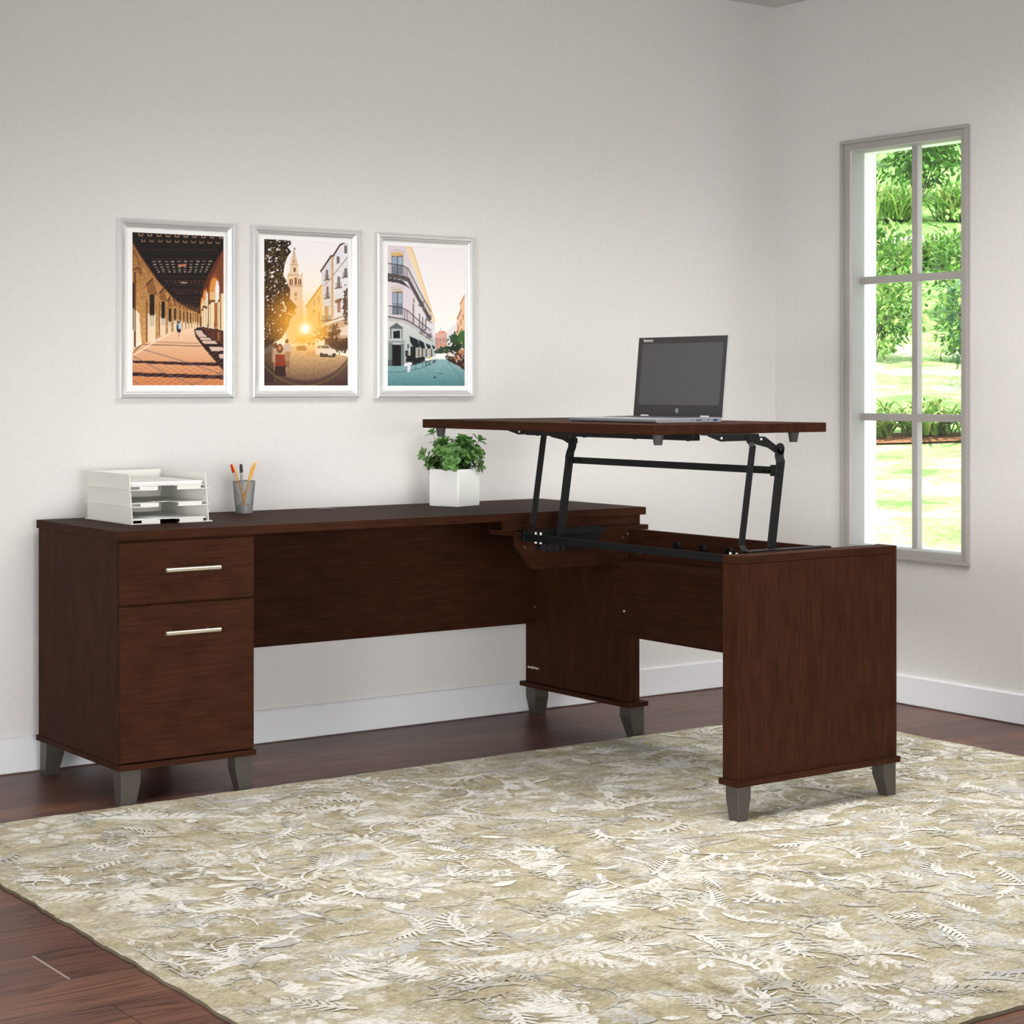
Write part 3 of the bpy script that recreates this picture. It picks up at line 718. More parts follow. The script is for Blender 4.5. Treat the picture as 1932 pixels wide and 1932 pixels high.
# ---------------------------------------------------------------- framed street photographs
FY0, FY1 = YW, -.205
class Print:
    """raster of a printed photograph, kept as colours on a fine grid"""
    def __init__(s, x0, x1, yl, yr, yb, nx=152, ny=250):
        s.nx, s.ny = nx, ny
        u, v = np.meshgrid((np.arange(nx)+.0)/(nx-1), (np.arange(ny)+.0)/(ny-1))
        s.X = x0+u*(x1-x0); s.Y = yb-v*(yb-(yl+(yr-yl)*u)); s.C = np.zeros((ny, nx, 3))
    def put(s, m, c, a=1.):
        if np.isscalar(a): a = np.full(s.X.shape, a)
        c = np.array(c, float)
        k = (m*a)[..., None]; s.C = s.C*(1-k)+c*k
    def grad(s, m, c0, c1, y0, y1):
        q = np.clip((s.Y-y0)/(y1-y0), 0, 1)[..., None]; c = np.array(c0)*(1-q)+np.array(c1)*q
        s.C = np.where(m[..., None], c, s.C)
    def inside(s, P):
        r = np.zeros(s.X.shape, bool); n = len(P)
        for i in range(n):
            (xa, ya), (xb, yb) = P[i], P[(i+1) % n]
            if ya == yb: continue
            c = ((ya > s.Y) != (yb > s.Y)) & (s.X < (xb-xa)*(s.Y-ya)/(yb-ya)+xa); r ^= c
        return r
    def poly(s, P, c, a=1.): s.put(s.inside(P), c, a)
    def rect(s, x0, y0, x1, y1, c, a=1.): s.put((s.X >= x0) & (s.X <= x1) & (s.Y >= y0) & (s.Y <= y1), c, a)
    def ell(s, x, y, rx, ry, c, a=1.): s.put(((s.X-x)/rx)**2+((s.Y-y)/ry)**2 < 1, c, a)
    def line(s, P, w, c, a=1.):
        for (xa, ya), (xb, yb) in zip(P, P[1:]):
            dx, dy = xb-xa, yb-ya; L = dx*dx+dy*dy+1e-9
            q = np.clip(((s.X-xa)*dx+(s.Y-ya)*dy)/L, 0, 1)
            d = np.hypot(s.X-xa-q*dx, s.Y-ya-q*dy); s.put(np.clip((w/2+2.5-d)/4., 0, 1), c, a)
    def grain(s, m, amt, blur=0, seed=0):
        n = np.random.RandomState(seed).normal(0, 1, s.X.shape)
        for _ in range(blur): n = (n+np.roll(n, 1, 0)+np.roll(n, -1, 0)+np.roll(n, 1, 1)+np.roll(n, -1, 1))/5*1.75
        s.C = s.C+(m*n)[..., None]*amt
        return n
    def glow(s, x, y, r, c, k):
        g = k*np.exp(-((s.X-x)**2+(s.Y-y)**2)/r**2)[..., None]; s.C = s.C*(1-np.clip(g, 0, 1))+np.array(c)*np.clip(g, 0, 1)
    def mesh(s, x0, x1, z0, z1, y, parent):
        c = np.clip(s.C, 0, 255)/255.; c = np.where(c <= .04045, c/12.92, ((c+.055)/1.055)**2.4)
        u = np.linspace(x0, x1, s.nx); v = np.linspace(z0, z1, s.ny)
        mb = MB(); mb.v = [(a, y, b) for b in v for a in u]
        mb.f = [(j*s.nx+i, j*s.nx+i+1, (j+1)*s.nx+i+1, (j+1)*s.nx+i) for j in range(s.ny-1) for i in range(s.nx-1)]
        mb.m = [0]*len(mb.f); mb.sm = [False]*len(mb.f)
        o = mb.build('printed_photo', M['print'], parent, fix=False)
        at = o.data.color_attributes.new('ink', 'FLOAT_COLOR', 'POINT')
        at.data.foreach_set('color', np.concatenate([c.reshape(-1, 3), np.ones((s.nx*s.ny, 1))], 1).astype(np.float32).ravel())
        return o
m, t, b = pmat('photo_print', .5, .3); M['print'] = m
ca = t.add('ShaderNodeVertexColor', layer_name='ink'); t.l.new(ca.outputs[0], b.inputs['Base Color'])

def arcade():
    p = Print(243, 1097, 237, 283, 1672); al = p.X > -1
    p.put(al, (17, 8, 6))
    fl = p.inside([(243,1395),(340,1290),(600,1172),(870,1118),(1097,1280),(1097,1680),(243,1680)])
    p.grad(fl, (248,214,182), (206,128,78), 1120, 1640)
    lw = p.inside([(243,318),(330,470),(480,690),(640,872),(760,950),(875,1000),(875,1122),(600,1172),(400,1262),(340,1290),(270,1322),(243,1400)])
    p.grad(lw, (150,98,50), (206,154,92), 330, 1150); p.grain(lw, 13, 1, 3)
    p.line([(243,318),(330,470),(480,690),(640,872),(760,950),(875,1000)], 10, (70,36,18))
    # sunlit lower wall
    p.poly([(243,965),(285,965),(312,1010),(322,1180),(335,1285),(270,1322),(243,1390)], (250,232,205))
    for x, w, y0, y1 in ((425,46,1000,1262),(528,32,1030,1205),(590,20,1060,1180),(640,18,1050,1165),(686,14,1062,1158),(722,12,1068,1150),(752,11,1070,1146),(782,10,1072,1140),(808,9,1075,1136),(832,8,1078,1130),(855,8,1080,1126)):
        p.rect(x-w, y0, x+w*.8, y1, (250,230,200), .85); p.rect(x-w*1.15, y0-130, x-w*.82, y1, (120,72,36), .8); p.rect(x+w*.72, y0-110, x+w*.95, y1, (116,70,36), .7)
        p.rect(x-w*.5, y0-165*(w/46+.45)*.75, x+w*.55, y0+20, (34,18,14)); p.rect(x-w*.45, y0+10, x+w*.5, y0+130*(w/46)*.9, (190,180,160), .55)
        p.poly([(x-w*1.05,y0-270*(w/46*.6+.4)),(x+w*.2,y0-330*(w/46*.6+.4)),(x+w*1.1,y0-190*(w/46*.6+.4)),(x+w*.9,y0-170*(w/46*.6+.4)),(x-w*.9,y0-190*(w/46*.6+.4))], (126,80,40), .75)
        p.line([(x-w*1.05,y0-270*(w/46*.6+.4)),(x+w*.15,y0-325*(w/46*.6+.4))], 9, (40,20,12))
    p.rect(243, 712, 268, 1150, (36,18,12)); p.rect(262, 610, 282, 1310, (96,54,28)); p.line([(243,600),(300,570),(325,630)], 12, (92,52,26))
    p.line([(243,400),(290,470),(330,600)], 8, (110,66,34))
    p.poly([(243,940),(272,970),(272,1160),(243,1160)], (214,196,170), .7)
    # right-hand arcade
    p.poly([(1097,400),(1040,480),(985,575),(915,715),(885,850),(868,940),(872,1000),(884,1130),(1097,1290)], (122,62,34))
    p.poly([(1097,400),(1040,480),(985,575),(915,715),(885,850),(868,945)], (74,32,18), .6)
    for x, y, rx, ry in ((1010,800,46,135),(925,870,24,90),(893,910,12,55)):
        p.ell(x, y, rx*1.25, ry*1.22, (146,72,34)); p.ell(x, y, rx, ry, (222,146,62)); p.rect(x-rx, y, x+rx, y+250*ry/120, (230,190,130))
        p.ell(x+rx*.55, y-ry*.05, rx*.42, ry*.75, (238,236,234)); p.rect(x+rx*.15, y, x+rx*.95, y+300*ry/120, (232,222,208), .9)
    p.rect(1012, 900, 1040, 1130, (168,96,44)); p.rect(1030, 780, 1046, 880, (250,250,250))
    p.ell(1097, 905, 40, 105, (196,120,50))
    for x, w, y0, y1 in ((986,19,895,1145),(1084,20,815,1165),(962,9,915,1140),(914,10,950,1132),(932,7,955,1135),(894,7,975,1130),(1052,6,890,1150)):
        p.rect(x-w, y0, x+w, y1, (242,222,180)); p.rect(x-w, y0, x-w*.45, y1, (176,130,82), .8); p.rect(x-w*1.5, y0-22, x+w*1.5, y0, (120,74,40)); p.rect(x-w*1.3, y1-14, x+w*1.3, y1, (236,224,204))
    p.poly([(880,1120),(1097,1160),(1097,1310),(1000,1250),(890,1160)], (84,42,24)); p.grain(p.inside([(880,1120),(1097,1160),(1097,1310),(1000,1250),(890,1160)]), 16, 0, 4)
    p.rect(1036, 1170, 1060, 1250, (190,130,80), .6)
    # ceiling coffers and beams
    for x in range(11): p.line([(305+x*83,252+x*3),(310+x*83,272+x*3),(338+x*83,274+x*3),(342+x*83,254+x*3)], 6, (190,150,120))
    for x in range(10): p.line([(330+x*77,310+x*2.4),(336+x*77,326+x*2.4),(360+x*77,327+x*2.4),(364+x*77,312+x*2.4)], 6, (170,128,100))
    for y, xa, xb in ((402,330,1040),(490,420,985),(655,500,940),(690,530,930),(772,590,900),(782,600,900),(842,650,885),(880,690,880),(915,720,875)): p.line([(xa,y),(xb,y+6)], 4, (92,46,36), .8)
    for r, (y, xa, xb, n) in enumerate(((515,440,970,10),(543,452,955,10),(568,465,945,10),(592,478,935,10),(612,488,925,10),(700,560,905,10),(716,572,900,10),(735,585,895,10),(802,640,880,9),(815,650,880,9),(858,690,878,8),(892,720,874,7))):
        for i in range(n): x = xa+(xb-xa)*i/(n-1); p.rect(x-15+r, y-4, x+15-r, y+4, (206,186,172) if r < 5 else (110,74,60), .75)
    p.rect(672, 540, 745, 562, (196,120,96)); p.rect(690, 706, 748, 718, (190,160,140))
    # floor shadows
    p.poly([(815,1150),(850,1130),(885,1130),(960,1215),(1097,1305),(1097,1540),(1030,1460),(890,1300),(830,1215)], (44,20,24))
    for x, y, w, h in ((862,1168,36,9),(872,1186,42,9),(893,1208,46,10),(925,1237,60,13),(965,1270,78,14),(1036,1330,78,18),(1090,1400,40,20)): p.poly([(x-w,y-h),(x+w*.6,y-h),(x+w,y+h),(x-w*.7,y+h)], (236,206,186), .9)
    p.poly([(243,1436),(700,1452),(1050,1458),(1097,1462),(1097,1492),(650,1478),(243,1458)], (44,18,26)); p.poly([(243,1548),(1097,1576),(1097,1612),(243,1582)], (46,20,28))
    p.line([(345,1288),(880,1304)], 7, (120,70,56), .9); p.line([(450,1266),(860,1278)], 5, (140,90,72), .8)
    g = np.random.RandomState(8)
    for k in range(16):
        x = 150+k*72; p.line([(x,1672),(x+560,1340)], 2, (246,206,160), .55)
        p.line([(x+300,1672),(x-120,1440)], 2, (120,60,36), .5)
    for P in ([(243,1390),(560,1560),(820,1672)],[(330,1330),(700,1440),(1097,1570)],[(243,1620),(330,1672)],[(780,1672),(1097,1540)]): p.line(P, 7, (110,96,104), .75)
    p.line([(250,1390),(430,1278),(600,1180)], 16, (252,226,196), .7)
    p.poly([(243,1400),(243,1320),(300,1310),(345,1300)], (236,190,140), .7)
    # walker
    p.ell(672, 1083, 11, 13, (70,44,34)); p.poly([(654,1096),(690,1094),(698,1130),(690,1150),(658,1150),(648,1130)], (178,208,232)); p.rect(652, 1100, 668, 1146, (40,70,78)); p.poly([(658,1140),(692,1140),(690,1178),(660,1178)], (26,38,58)); p.rect(664, 1178, 672, 1225, (196,140,112)); p.rect(675, 1178, 684, 1215, (190,134,106))
    return p
def sunset():
    p = Print(238, 1020, 302, 340, 1672); al = p.X > -1
    p.grad(al, (246,242,249), (255,248,234), 320, 1000)
    # bell tower
    T = (233,205,172)
    p.poly([(455,640),(592,640),(600,1290),(440,1290)], (238,206,172)); p.grad(p.inside([(455,750),(594,750),(600,1290),(440,1290)]), (236,204,176), (255,214,164), 760, 1250)
    p.poly([(478,545),(552,545),(556,640),(474,640)], T); p.poly([(490,480),(540,480),(548,548),(482,548)], (226,198,166)); p.poly([(500,440),(528,440),(536,485),(494,485)], (220,194,164)); p.poly([(510,400),(518,400),(526,445),(502,445)], (206,180,150)); p.ell(521, 396, 10, 12, (150,140,130))
    for x in (468, 588): p.poly([(x-6,650),(x,598),(x+6,650)], (206,180,152))
    for x, w in ((482,6),(500,6),(530,9),(558,6),(575,6)): p.rect(x-w, 668+(0 if w > 6 else 14), x+w, 735, (120,78,54)); p.ell(x, 670+(0 if w > 6 else 14), w, 9, (120,78,54))
    p.ell(520, 590, 11, 24, (110,74,54)); p.rect(508, 500, 520, 528, (150,110,84)); p.line([(450,745),(596,745)], 6, (176,130,98)); p.line([(470,640),(560,640)], 5, (170,130,100)); p.line([(478,545),(552,545)], 4, (170,130,100)); p.rect(520, 806, 542, 836, (176,128,100)); p.rect(518, 850, 540, 876, (190,140,110), .7)
    # yellow facade, white facades
    p.poly([(630,930),(775,725),(785,1120),(640,1180)], (252,206,132)); p.line([(628,935),(776,728)], 16, (222,158,44)); p.line([(640,960),(776,790)], 5, (230,176,90))
    for x, y in ((705,900),(745,870)): p.rect(x-9, y-30, x+9, y+30, (214,160,90), .8)
    p.rect(740, 985, 760, 1100, (222,160,60), .9); p.ell(700, 980, 14, 16, (220,150,40), .8)
    p.poly([(765,605),(870,455),(880,1060),(790,1100)], (222,217,226)); p.poly([(862,470),(1020,330),(1020,1060),(876,1090)], (231,230,238))
    p.line([(764,605),(862,460),(880,462),(945,360),(1020,325)], 14, (70,46,34)); p.rect(862, 470, 884, 1040, (206,160,108), .85); p.line([(790,745),(870,660)], 6, (176,130,96)); p.line([(880,640),(1020,470)], 7, (170,132,104))
    for x, y, w, h in ((820,640,9,50),(824,805,11,55),(930,710,13,55),(1000,620,13,45),(928,500,12,34),(1000,400,14,36),(818,1000,20,70)):
        p.rect(x-w, y-h, x+w, y+h, (92,76,72) if y < 900 else (206,150,80)); p.rect(x-w*.25, y-h, x+w*.2, y+h, (180,170,168), .7)
        if h > 44: p.line([(x-w*2.4,y+h),(x+w*2.2,y+h-12)], 9, (60,44,40)); p.rect(x-w*2.2, y+h-55, x+w*2.2, y+h, (110,94,88), .4)
    p.poly([(890,880),(958,850),(962,890),(905,905)], (130,96,80)); p.rect(920, 890, 950, 990, (150,92,74), .8); p.line([(780,1090),(1020,1010)], 12, (176,110,70), .8)
    p.poly([(790,1110),(1020,1040),(1020,1290),(800,1290)], (190,150,120), .8); p.poly([(930,1140),(1020,1110),(1020,1200),(940,1205)], (232,214,200)); p.rect(800, 1230, 1020, 1330, (66,38,28), .85)
    for x in range(6): p.rect(815+x*34, 1240, 832+x*34, 1290, (180,110,50), .7)
    p.grain(p.inside([(765,605),(1020,330),(1020,1060),(790,1100)]), 7, 1, 5)
    # street
    st = p.inside([(238,1380),(430,1310),(560,1300),(1020,1400),(1020,1680),(238,1680)]); p.grad(st, (236,196,146), (86,58,48), 1300, 1660); p.grain(st, 13, 0, 6)
    # trees
    tm = p.inside([(238,302),(480,320),(492,350),(455,380),(490,420),(455,470),(430,540),(415,640),(450,700),(482,780),(475,860),(540,930),(530,1000),(480,1050),(470,1110),(400,1230),(238,1330)])
    n = p.grain(al, 0, 3, 9); rag = tm & (n > -2.2); p.grad(rag, (34,22,10), (66,34,14), 320, 1200)
    q = np.clip(1-np.hypot(p.X-560, p.Y-1050)/330, 0, 1); p.put(rag, (236,150,20), np.clip(q*1.35, 0, 1)*.9); p.grain(rag, 15, 1, 10); p.put(rag & (n > 1.2), (128,112,40), .5)
    d = np.random.RandomState(3)
    for k in range(34): p.ell(245+d.rand()*170, 330+d.rand()*640, 5, 7, (232,222,214), .8)
    for x, y, rx, ry, c in ((630,1235,90,45,(236,160,24)),(780,1180,70,60,(196,120,20)),(895,1160,52,60,(74,44,22)),(1005,930,30,150,(60,36,22)),(870,1250,60,60,(60,34,20)),(960,1300,80,60,(52,30,22))):
        k_ = (((p.X-x)/rx)**2+((p.Y-y)/ry)**2 < 1+.35*n); p.put(k_, c, .85)
    # car, people
    p.poly([(715,1330),(730,1295),(760,1290),(835,1294),(865,1325),(900,1345),(903,1385),(860,1400),(775,1396),(718,1375)], (232,224,222)); p.poly([(768,1298),(834,1300),(852,1324),(775,1326)], (98,84,84)); p.poly([(735,1300),(760,1298),(766,1326),(728,1326)], (140,116,104)); p.poly([(775,1375),(903,1370),(900,1405),(775,1405)], (46,32,28)); p.ell(768, 1385, 14, 22, (30,22,20)); p.rect(830, 1375, 870, 1388, (210,200,196))
    for x in (560, 590, 610): p.ell(x, 1320, 24, 24, (146,90,40), .8)
    for x in (655, 695): p.rect(x-18, 1285, x+18, 1360, (240,190,140), .8); p.rect(x-14, 1350, x+12, 1400, (206,140,90), .7); p.ell(x, 1280, 10, 12, (150,90,50), .8)
    p.rect(238, 1240, 330, 1640, (42,22,16), .75); p.ell(345, 1300, 20, 30, (92,50,36)); p.poly([(318,1320),(370,1320),(380,1450),(310,1450)], (176,140,126), .8)
    p.ell(385, 1325, 30, 44, (84,40,26)); p.poly([(345,1380),(430,1380),(455,1480),(440,1500),(340,1500)], (122,36,26)); p.ell(384, 1318, 16, 22, (176,116,86)); p.poly([(340,1490),(435,1490),(442,1580),(335,1580)], (34,18,16)); p.line([(430,1400),(470,1510)], 14, (150,92,66))
    p.ell(449, 1258, 15, 20, (72,40,28)); p.poly([(420,1280),(485,1280),(490,1350),(425,1360)], (198,176,190)); p.poly([(432,1356),(482,1352),(478,1450),(440,1450)], (160,120,100)); p.rect(445, 1440, 475, 1500, (120,84,66))
    p.put(((p.X-620)**2+(p.Y-1140)**2 > 480**2) & (p.Y > 1300), (40,22,30), .55)
    th = np.abs(np.hypot(p.X-620, (p.Y-1140)*.93)-492); p.put(np.clip(1-th/6, 0, 1)*(p.Y > 1440), (160,160,50), .6)
    for r, c, k in ((430,(255,200,120),.28),(200,(255,186,60),.62),(100,(255,226,140),.8),(44,(255,255,246),1.25)): p.glow(620, 1140, r, c, k)
    return p
def avenue():
    p = Print(300, 1020, 362, 398, 1675); al = p.X > -1
    p.grad(al, (246,242,246), (255,250,244), 380, 1150)
    # distant buildings, right side
    p.rect(740, 1180, 852, 1345, (222,176,160)); p.poly([(762,1180),(780,1160),(830,1160),(850,1185)], (226,150,130)); p.poly([(850,1170),(905,1110),(940,1100),(940,1340),(852,1340)], (236,232,236))
    for x in range(5):
        for y in (1225, 1260, 1300): p.rect(748+x*21, y, 758+x*21, y+22, (150,110,110), .8)
    p.line([(740,1250),(852,1250)], 4, (186,100,84)); p.line([(740,1290),(852,1290)], 4, (186,100,84)); p.ell(795, 1150, 9, 22, (226,214,210))
    p.poly([(978,910),(1020,825),(1020,1300),(930,1330),(945,1050),(975,960)], (240,196,158)); p.line([(976,912),(1020,828)], 10, (196,140,96)); p.line([(948,1050),(985,970)], 8, (140,90,70))
    for x, y in ((985,1080),(1002,1030),(960,1130)): p.rect(x-5, y-26, x+5, y+26, (160,110,90), .8)
    # corner building
    p.poly([(300,362),(500,372),(560,520),(640,740),(735,1080),(745,1390),(300,1500)], (230,223,228)); p.poly([(300,362),(460,370),(520,560),(560,900),(560,1200),(300,1200)], (226,214,222))
    p.poly([(500,372),(520,376),(575,540),(735,1070),(722,1085),(560,620),(470,374)], (250,222,178)); p.line([(520,376),(575,540),(738,1075)], 8, (232,196,150))
    p.grad(p.inside([(300,1060),(500,1080),(745,1230),(745,1400),(300,1510)]), (214,214,212), (170,184,186), 1080, 1480)
    # windows
    for x, y0, y1, w in ((392,470,640,48),(392,805,1010,42)):
        p.rect(x-w-5, y0-8, x+w+5, y1, (120,84,66)); p.rect(x-w, y0, x-4, y1, (152,176,196)); p.rect(x+4, y0, x+w, y1, (160,182,200)); p.rect(x-w, y0+(y1-y0)*.55, x+w, y1, (92,96,104), .55); p.rect(x-w, (y0+y1)/2-3, x+w, (y0+y1)/2+3, (110,84,70))
        p.poly([(x-w-8,y0-8),(x-w-8,y0-34),(x,y0-46),(x+w+8,y0-34),(x+w+8,y0-8)], (222,186,116) if y0 < 600 else (206,192,170)); p.line([(x-w-18,y0-44),(x,y0-66),(x+w+22,y0-40)], 6, (196,176,170))
    for x, y0, y1 in ((540,910,1090),(596,1000,1130),(625,1030,1140),(652,1060,1150),(545,860,900)): p.rect(x-7, y0, x+7, y1, (120,110,112), .8)
    # balconies: slab, rail posts, top rails
    for (ya, yb, yc, yd) in ((530,628,700,0),(925,1028,0,0)):
        sl = [(300,yb),(440,yb+22),(495,yb+42),(600,yb+240 if ya < 700 else yb+110),(700,yb+420 if ya < 700 else yb+190)]
        tp_ = [(300,ya),(440,ya+22),(490,ya+48),(600,ya+270 if ya < 700 else ya+150),(700,ya+450 if ya < 700 else ya+230)]
        p.poly(sl+[(q[0]-10,q[1]+34) for q in sl[::-1]], (92,84,84) if ya < 700 else (196,192,194)); p.line(sl, 9, (66,58,60)); p.line(tp_, 6, (44,42,46))
        for k in range(34):
            f = k/33*4; i = min(3, int(f)); g = f-i
            x = tp_[i][0]*(1-g)+tp_[i+1][0]*g; y = tp_[i][1]*(1-g)+tp_[i+1][1]*g; y2 = sl[i][1]*(1-g)+sl[i+1][1]*g
            p.line([(x,y),(x,y2)], 1.2, (60,60,66), .75)
        if ya < 700: p.poly([(300,665),(440,690),(520,780),(470,745),(400,715),(300,700)], (70,64,66))
    for x, y in ((615,930),(680,1060),(625,1190),(685,1230)): p.line([(x-30,y-8),(x+30,y+24)], 9, (150,130,110)); p.rect(x-26, y-48, x+28, y, (80,80,86), .5)
    # doorway, crest window, awnings
    p.poly([(320,1130),(385,1085),(445,1130),(440,1150),(325,1150)], (96,102,106)); p.rect(328, 1140, 440, 1235, (188,192,192)); p.rect(357, 1160, 416, 1230, (26,28,32)); p.rect(326, 1140, 340, 1236, (112,116,118)); p.rect(430, 1140, 442, 1236, (112,116,118))
    p.rect(306, 1250, 460, 1275, (150,158,160)); p.rect(312, 1278, 348, 1490, (120,130,132)); p.rect(424, 1278, 456, 1490, (112,122,124)); p.rect(346, 1290, 424, 1495, (16,14,18)); p.rect(300, 1430, 345, 1500, (70,84,88), .7)
    for x0, x1, y0, y1 in ((503,600,1208,1320),(585,650,1240,1330),(652,705,1275,1332),(706,742,1290,1330)):
        p.poly([(x0,y0),(x0+(x1-x0)*.8,y0+(y1-y0)*.32),(x1,y1-4),(x0+(x1-x0)*.42,y1),(x0+8,y0+(y1-y0)*.55)], (20,30,36))
    p.poly([(512,1300),(558,1320),(560,1430),(512,1440)], (24,24,28))
    for x in (572, 606, 640, 690): p.rect(x-13, 1325, x+13, 1405, (176,170,164)); p.rect(x+13, 1330, x+24, 1400, (30,34,38))
    p.ell(490, 1305, 8, 24, (60,62,66)); p.rect(466, 1342, 494, 1400, (40,46,50))
    # trees, terraces, street
    st = p.inside([(300,1490),(480,1490),(745,1420),(850,1425),(1020,1530),(1020,1690),(300,1690)]); p.grad(st, (150,184,188), (84,134,138), 1420, 1660); p.grain(st, 9, 0, 21)
    p.line([(300,1545),(420,1545),(640,1500),(760,1440)], 6, (70,104,108), .8); p.line([(860,1455),(960,1560),(1010,1670)], 6, (86,120,124), .7)
    n = p.grain(al, 0, 3, 14)
    for x, y, rx, ry, c in ((960,1260,90,90,(40,70,38)),(1005,1215,50,70,(64,104,52)),(860,1335,70,36,(38,64,38)),(800,1340,40,28,(44,70,44)),(935,1320,60,44,(26,44,30)),(760,1360,30,16,(50,60,56))): p.put((((p.X-x)/rx)**2+((p.Y-y)/ry)**2 < 1+.3*n), c, .95)
    p.poly([(830,1400),(1020,1340),(1020,1530),(960,1490),(860,1440)], (50,36,34)); g = np.random.RandomState(4)
    for k in range(60): x = 850+g.rand()*165; y = 1360+g.rand()*50+(x-850)*.55*g.rand(); p.ell(x, y, 6, 8, [(196,96,70),(230,214,206),(120,70,50),(206,150,110),(30,26,28)][k % 5], .85)
    p.ell(895, 1388, 34, 9, (236,230,228)); p.ell(990, 1355, 34, 26, (206,140,110), .8)
    p.poly([(520,1420),(640,1398),(650,1440),(530,1480)], (24,24,32)); p.line([(480,1490),(640,1450),(740,1425)], 5, (30,40,46))
    for x in (562, 625, 655, 672, 690, 720): p.rect(x-4, 1440, x+4, 1520-(x-562)*.3, (28,40,46))
    p.ell(497, 1372, 10, 14, (190,150,130)); p.poly([(478,1390),(518,1390),(526,1450),(515,1465),(480,1460),(468,1440)], (22,18,22)); p.poly([(482,1455),(515,1455),(508,1540),(486,1540)], (228,228,232)); p.rect(722, 1395, 745, 1430, (236,232,232)); p.rect(726, 1430, 742, 1462, (60,60,70)); p.ell(693, 1410, 9, 12, (220,190,60))
    p.ell(786, 1556, 28, 4, (40,60,64)); p.ell(736, 1592, 14, 6, (30,46,50))
    return p
profile = [(0,.0), (0,.012), (.0035,.0195), (.0085,.0220), (.0140,.0215), (.0185,.0180), (.0205,.0175), (.0235,.0150), (.0275,.0130), (.0285,.0085), (.0285,.0)]
def framed(x0, x1, z0, z1, px0, px1, pz0, pz1, pic, label):
    fr_ = root('framed_picture', ((x0+x1)/2, FY0, z0)); tag(fr_, label, 'framed picture', 'framed street photographs on the wall')
    mb = MB(); vs = []
    for a, d in profile:
        y = FY0-.0001-d; vs += [(x0+a,y,z0+a), (x1-a,y,z0+a), (x1-a,y,z1-a), (x0+a,y,z1-a)]
    k = len(profile); fs = [(i*4+j, i*4+(j+1) % 4, ((i+1) % k)*4+(j+1) % 4, ((i+1) % k)*4+j) for i in range(k) for j in range(4)]
    mb.add(vs, fs); mb.build('frame', M['frame'], fr_)
    a = .0275; mt = MB(); mx0, mx1, mz0, mz1 = x0+a, x1-a, z0+a, z1-a; ya, yb = FY0-.0085, FY0-.0065
    mt.box(mx0, px0, ya, yb, mz0, mz1).box(px1, mx1, ya, yb, mz0, mz1).box(px0, px1, ya, yb, mz0, pz0).box(px0, px1, ya, yb, pz1, mz1)
    mt.build('mat_board', M['board'], fr_)
    pic.mesh(px0-.001, px1+.001, pz0-.001, pz1+.001, FY0-.0062, fr_)
framed(.2672, .6577, 1.0835, 1.6305, .3172, .6230, 1.1273, 1.5890, arcade(), 'silver framed photo of a sunlit arcade walkway with a walker, left of the three')
framed(.7160, 1.1112, 1.0835, 1.6305, .7649, 1.0709, 1.1268, 1.5882, sunset(), 'silver framed photo of a sunset street with a bell tower, middle of the three')
framed(1.1725, 1.5650, 1.0825, 1.6290, 1.2225, 1.5291, 1.1258, 1.5873, avenue(), 'silver framed photo of a pale street with balconies and dark awnings, right of the three')

# ---------------------------------------------------------------- garden outside the window
GC = Vector((-2.146, -5.585, 0)); GD = Vector((.742, .670, 0)).normalized(); GS = Vector((GD.y, -GD.x, 0))
prof_d = [7.2, 10, 15, 17, 20, 22.5, 26, 32, 33.4, 36, 45, 60, 90]
prof_z = [-.12, .26, .66, .86, 1.20, 1.42, 2.05, 3.42, 3.62, 4.1, 5.9, 8.2, 13.5]
def gz(d, s=0): return float(np.interp(d, prof_d, prof_z))+.05*math.sin(s*.9+d*.4)*min(1, max(0, (d-12)/8))
def gp(d, s, h=0): p = GC+GD*d+GS*s; return Vector((p.x, p.y, gz(d, s)+h))
gm_, t, b = pmat('lawn', .95, .05)
n1 = t.noise(t.coord((1.6,1.6,.4)), 1, 5, .62, .4); n2 = t.noise(t.coord((22,22,6)), 1, 3, .7)
c = t.ramp(t.math('ADD', t.math('MULTIPLY', n1, .65), t.math('MULTIPLY', n2, .35)), [(.40, (.14,.34,.08)), (.50, (.34,.49,.19)), (.60, (.58,.61,.40))])
sp = t.add('ShaderNodeVectorMath', operation='DOT_PRODUCT'); t.l.new(t.coord(), sp.inputs[0]); sp.inputs[1].default_value = GD
far_ = t.math('SUBTRACT', sp.outputs['Value'], GC.dot(GD))
n3 = t.noise(t.coord((5,5,1.5)), 1, 5, .7)
mead = t.ramp(n3, [(.34, (.07,.20,.05)), (.5, (.20,.40,.11)), (.64, (.42,.55,.22))])
k_ = t.math('MULTIPLY_ADD', far_, .5, -11.6)
k_.node.use_clamp = True
c = t.mix(k_, c, mead)
t.l.new(c, b.inputs['Base Color'])
g = MB(); ds = [7.2+.55*i for i in range(150)]; ss = [-14+.7*i for i in range(41)]
keep = lambda v: v.x > XO+.25
V = [gp(d, s) for d in ds for s in ss]
F = []
for i in range(len(ds)-1):
    for j in range(len(ss)-1):
        q = (i*len(ss)+j, i*len(ss)+j+1, (i+1)*len(ss)+j+1, (i+1)*len(ss)+j)
        if all(keep(V[k]) for k in q): F.append(q)
g.add(V, F, 0, True)
structure(g.build('ground', gm_), 'sunlit lawn rising into a hillside outside the window', 'lawn')
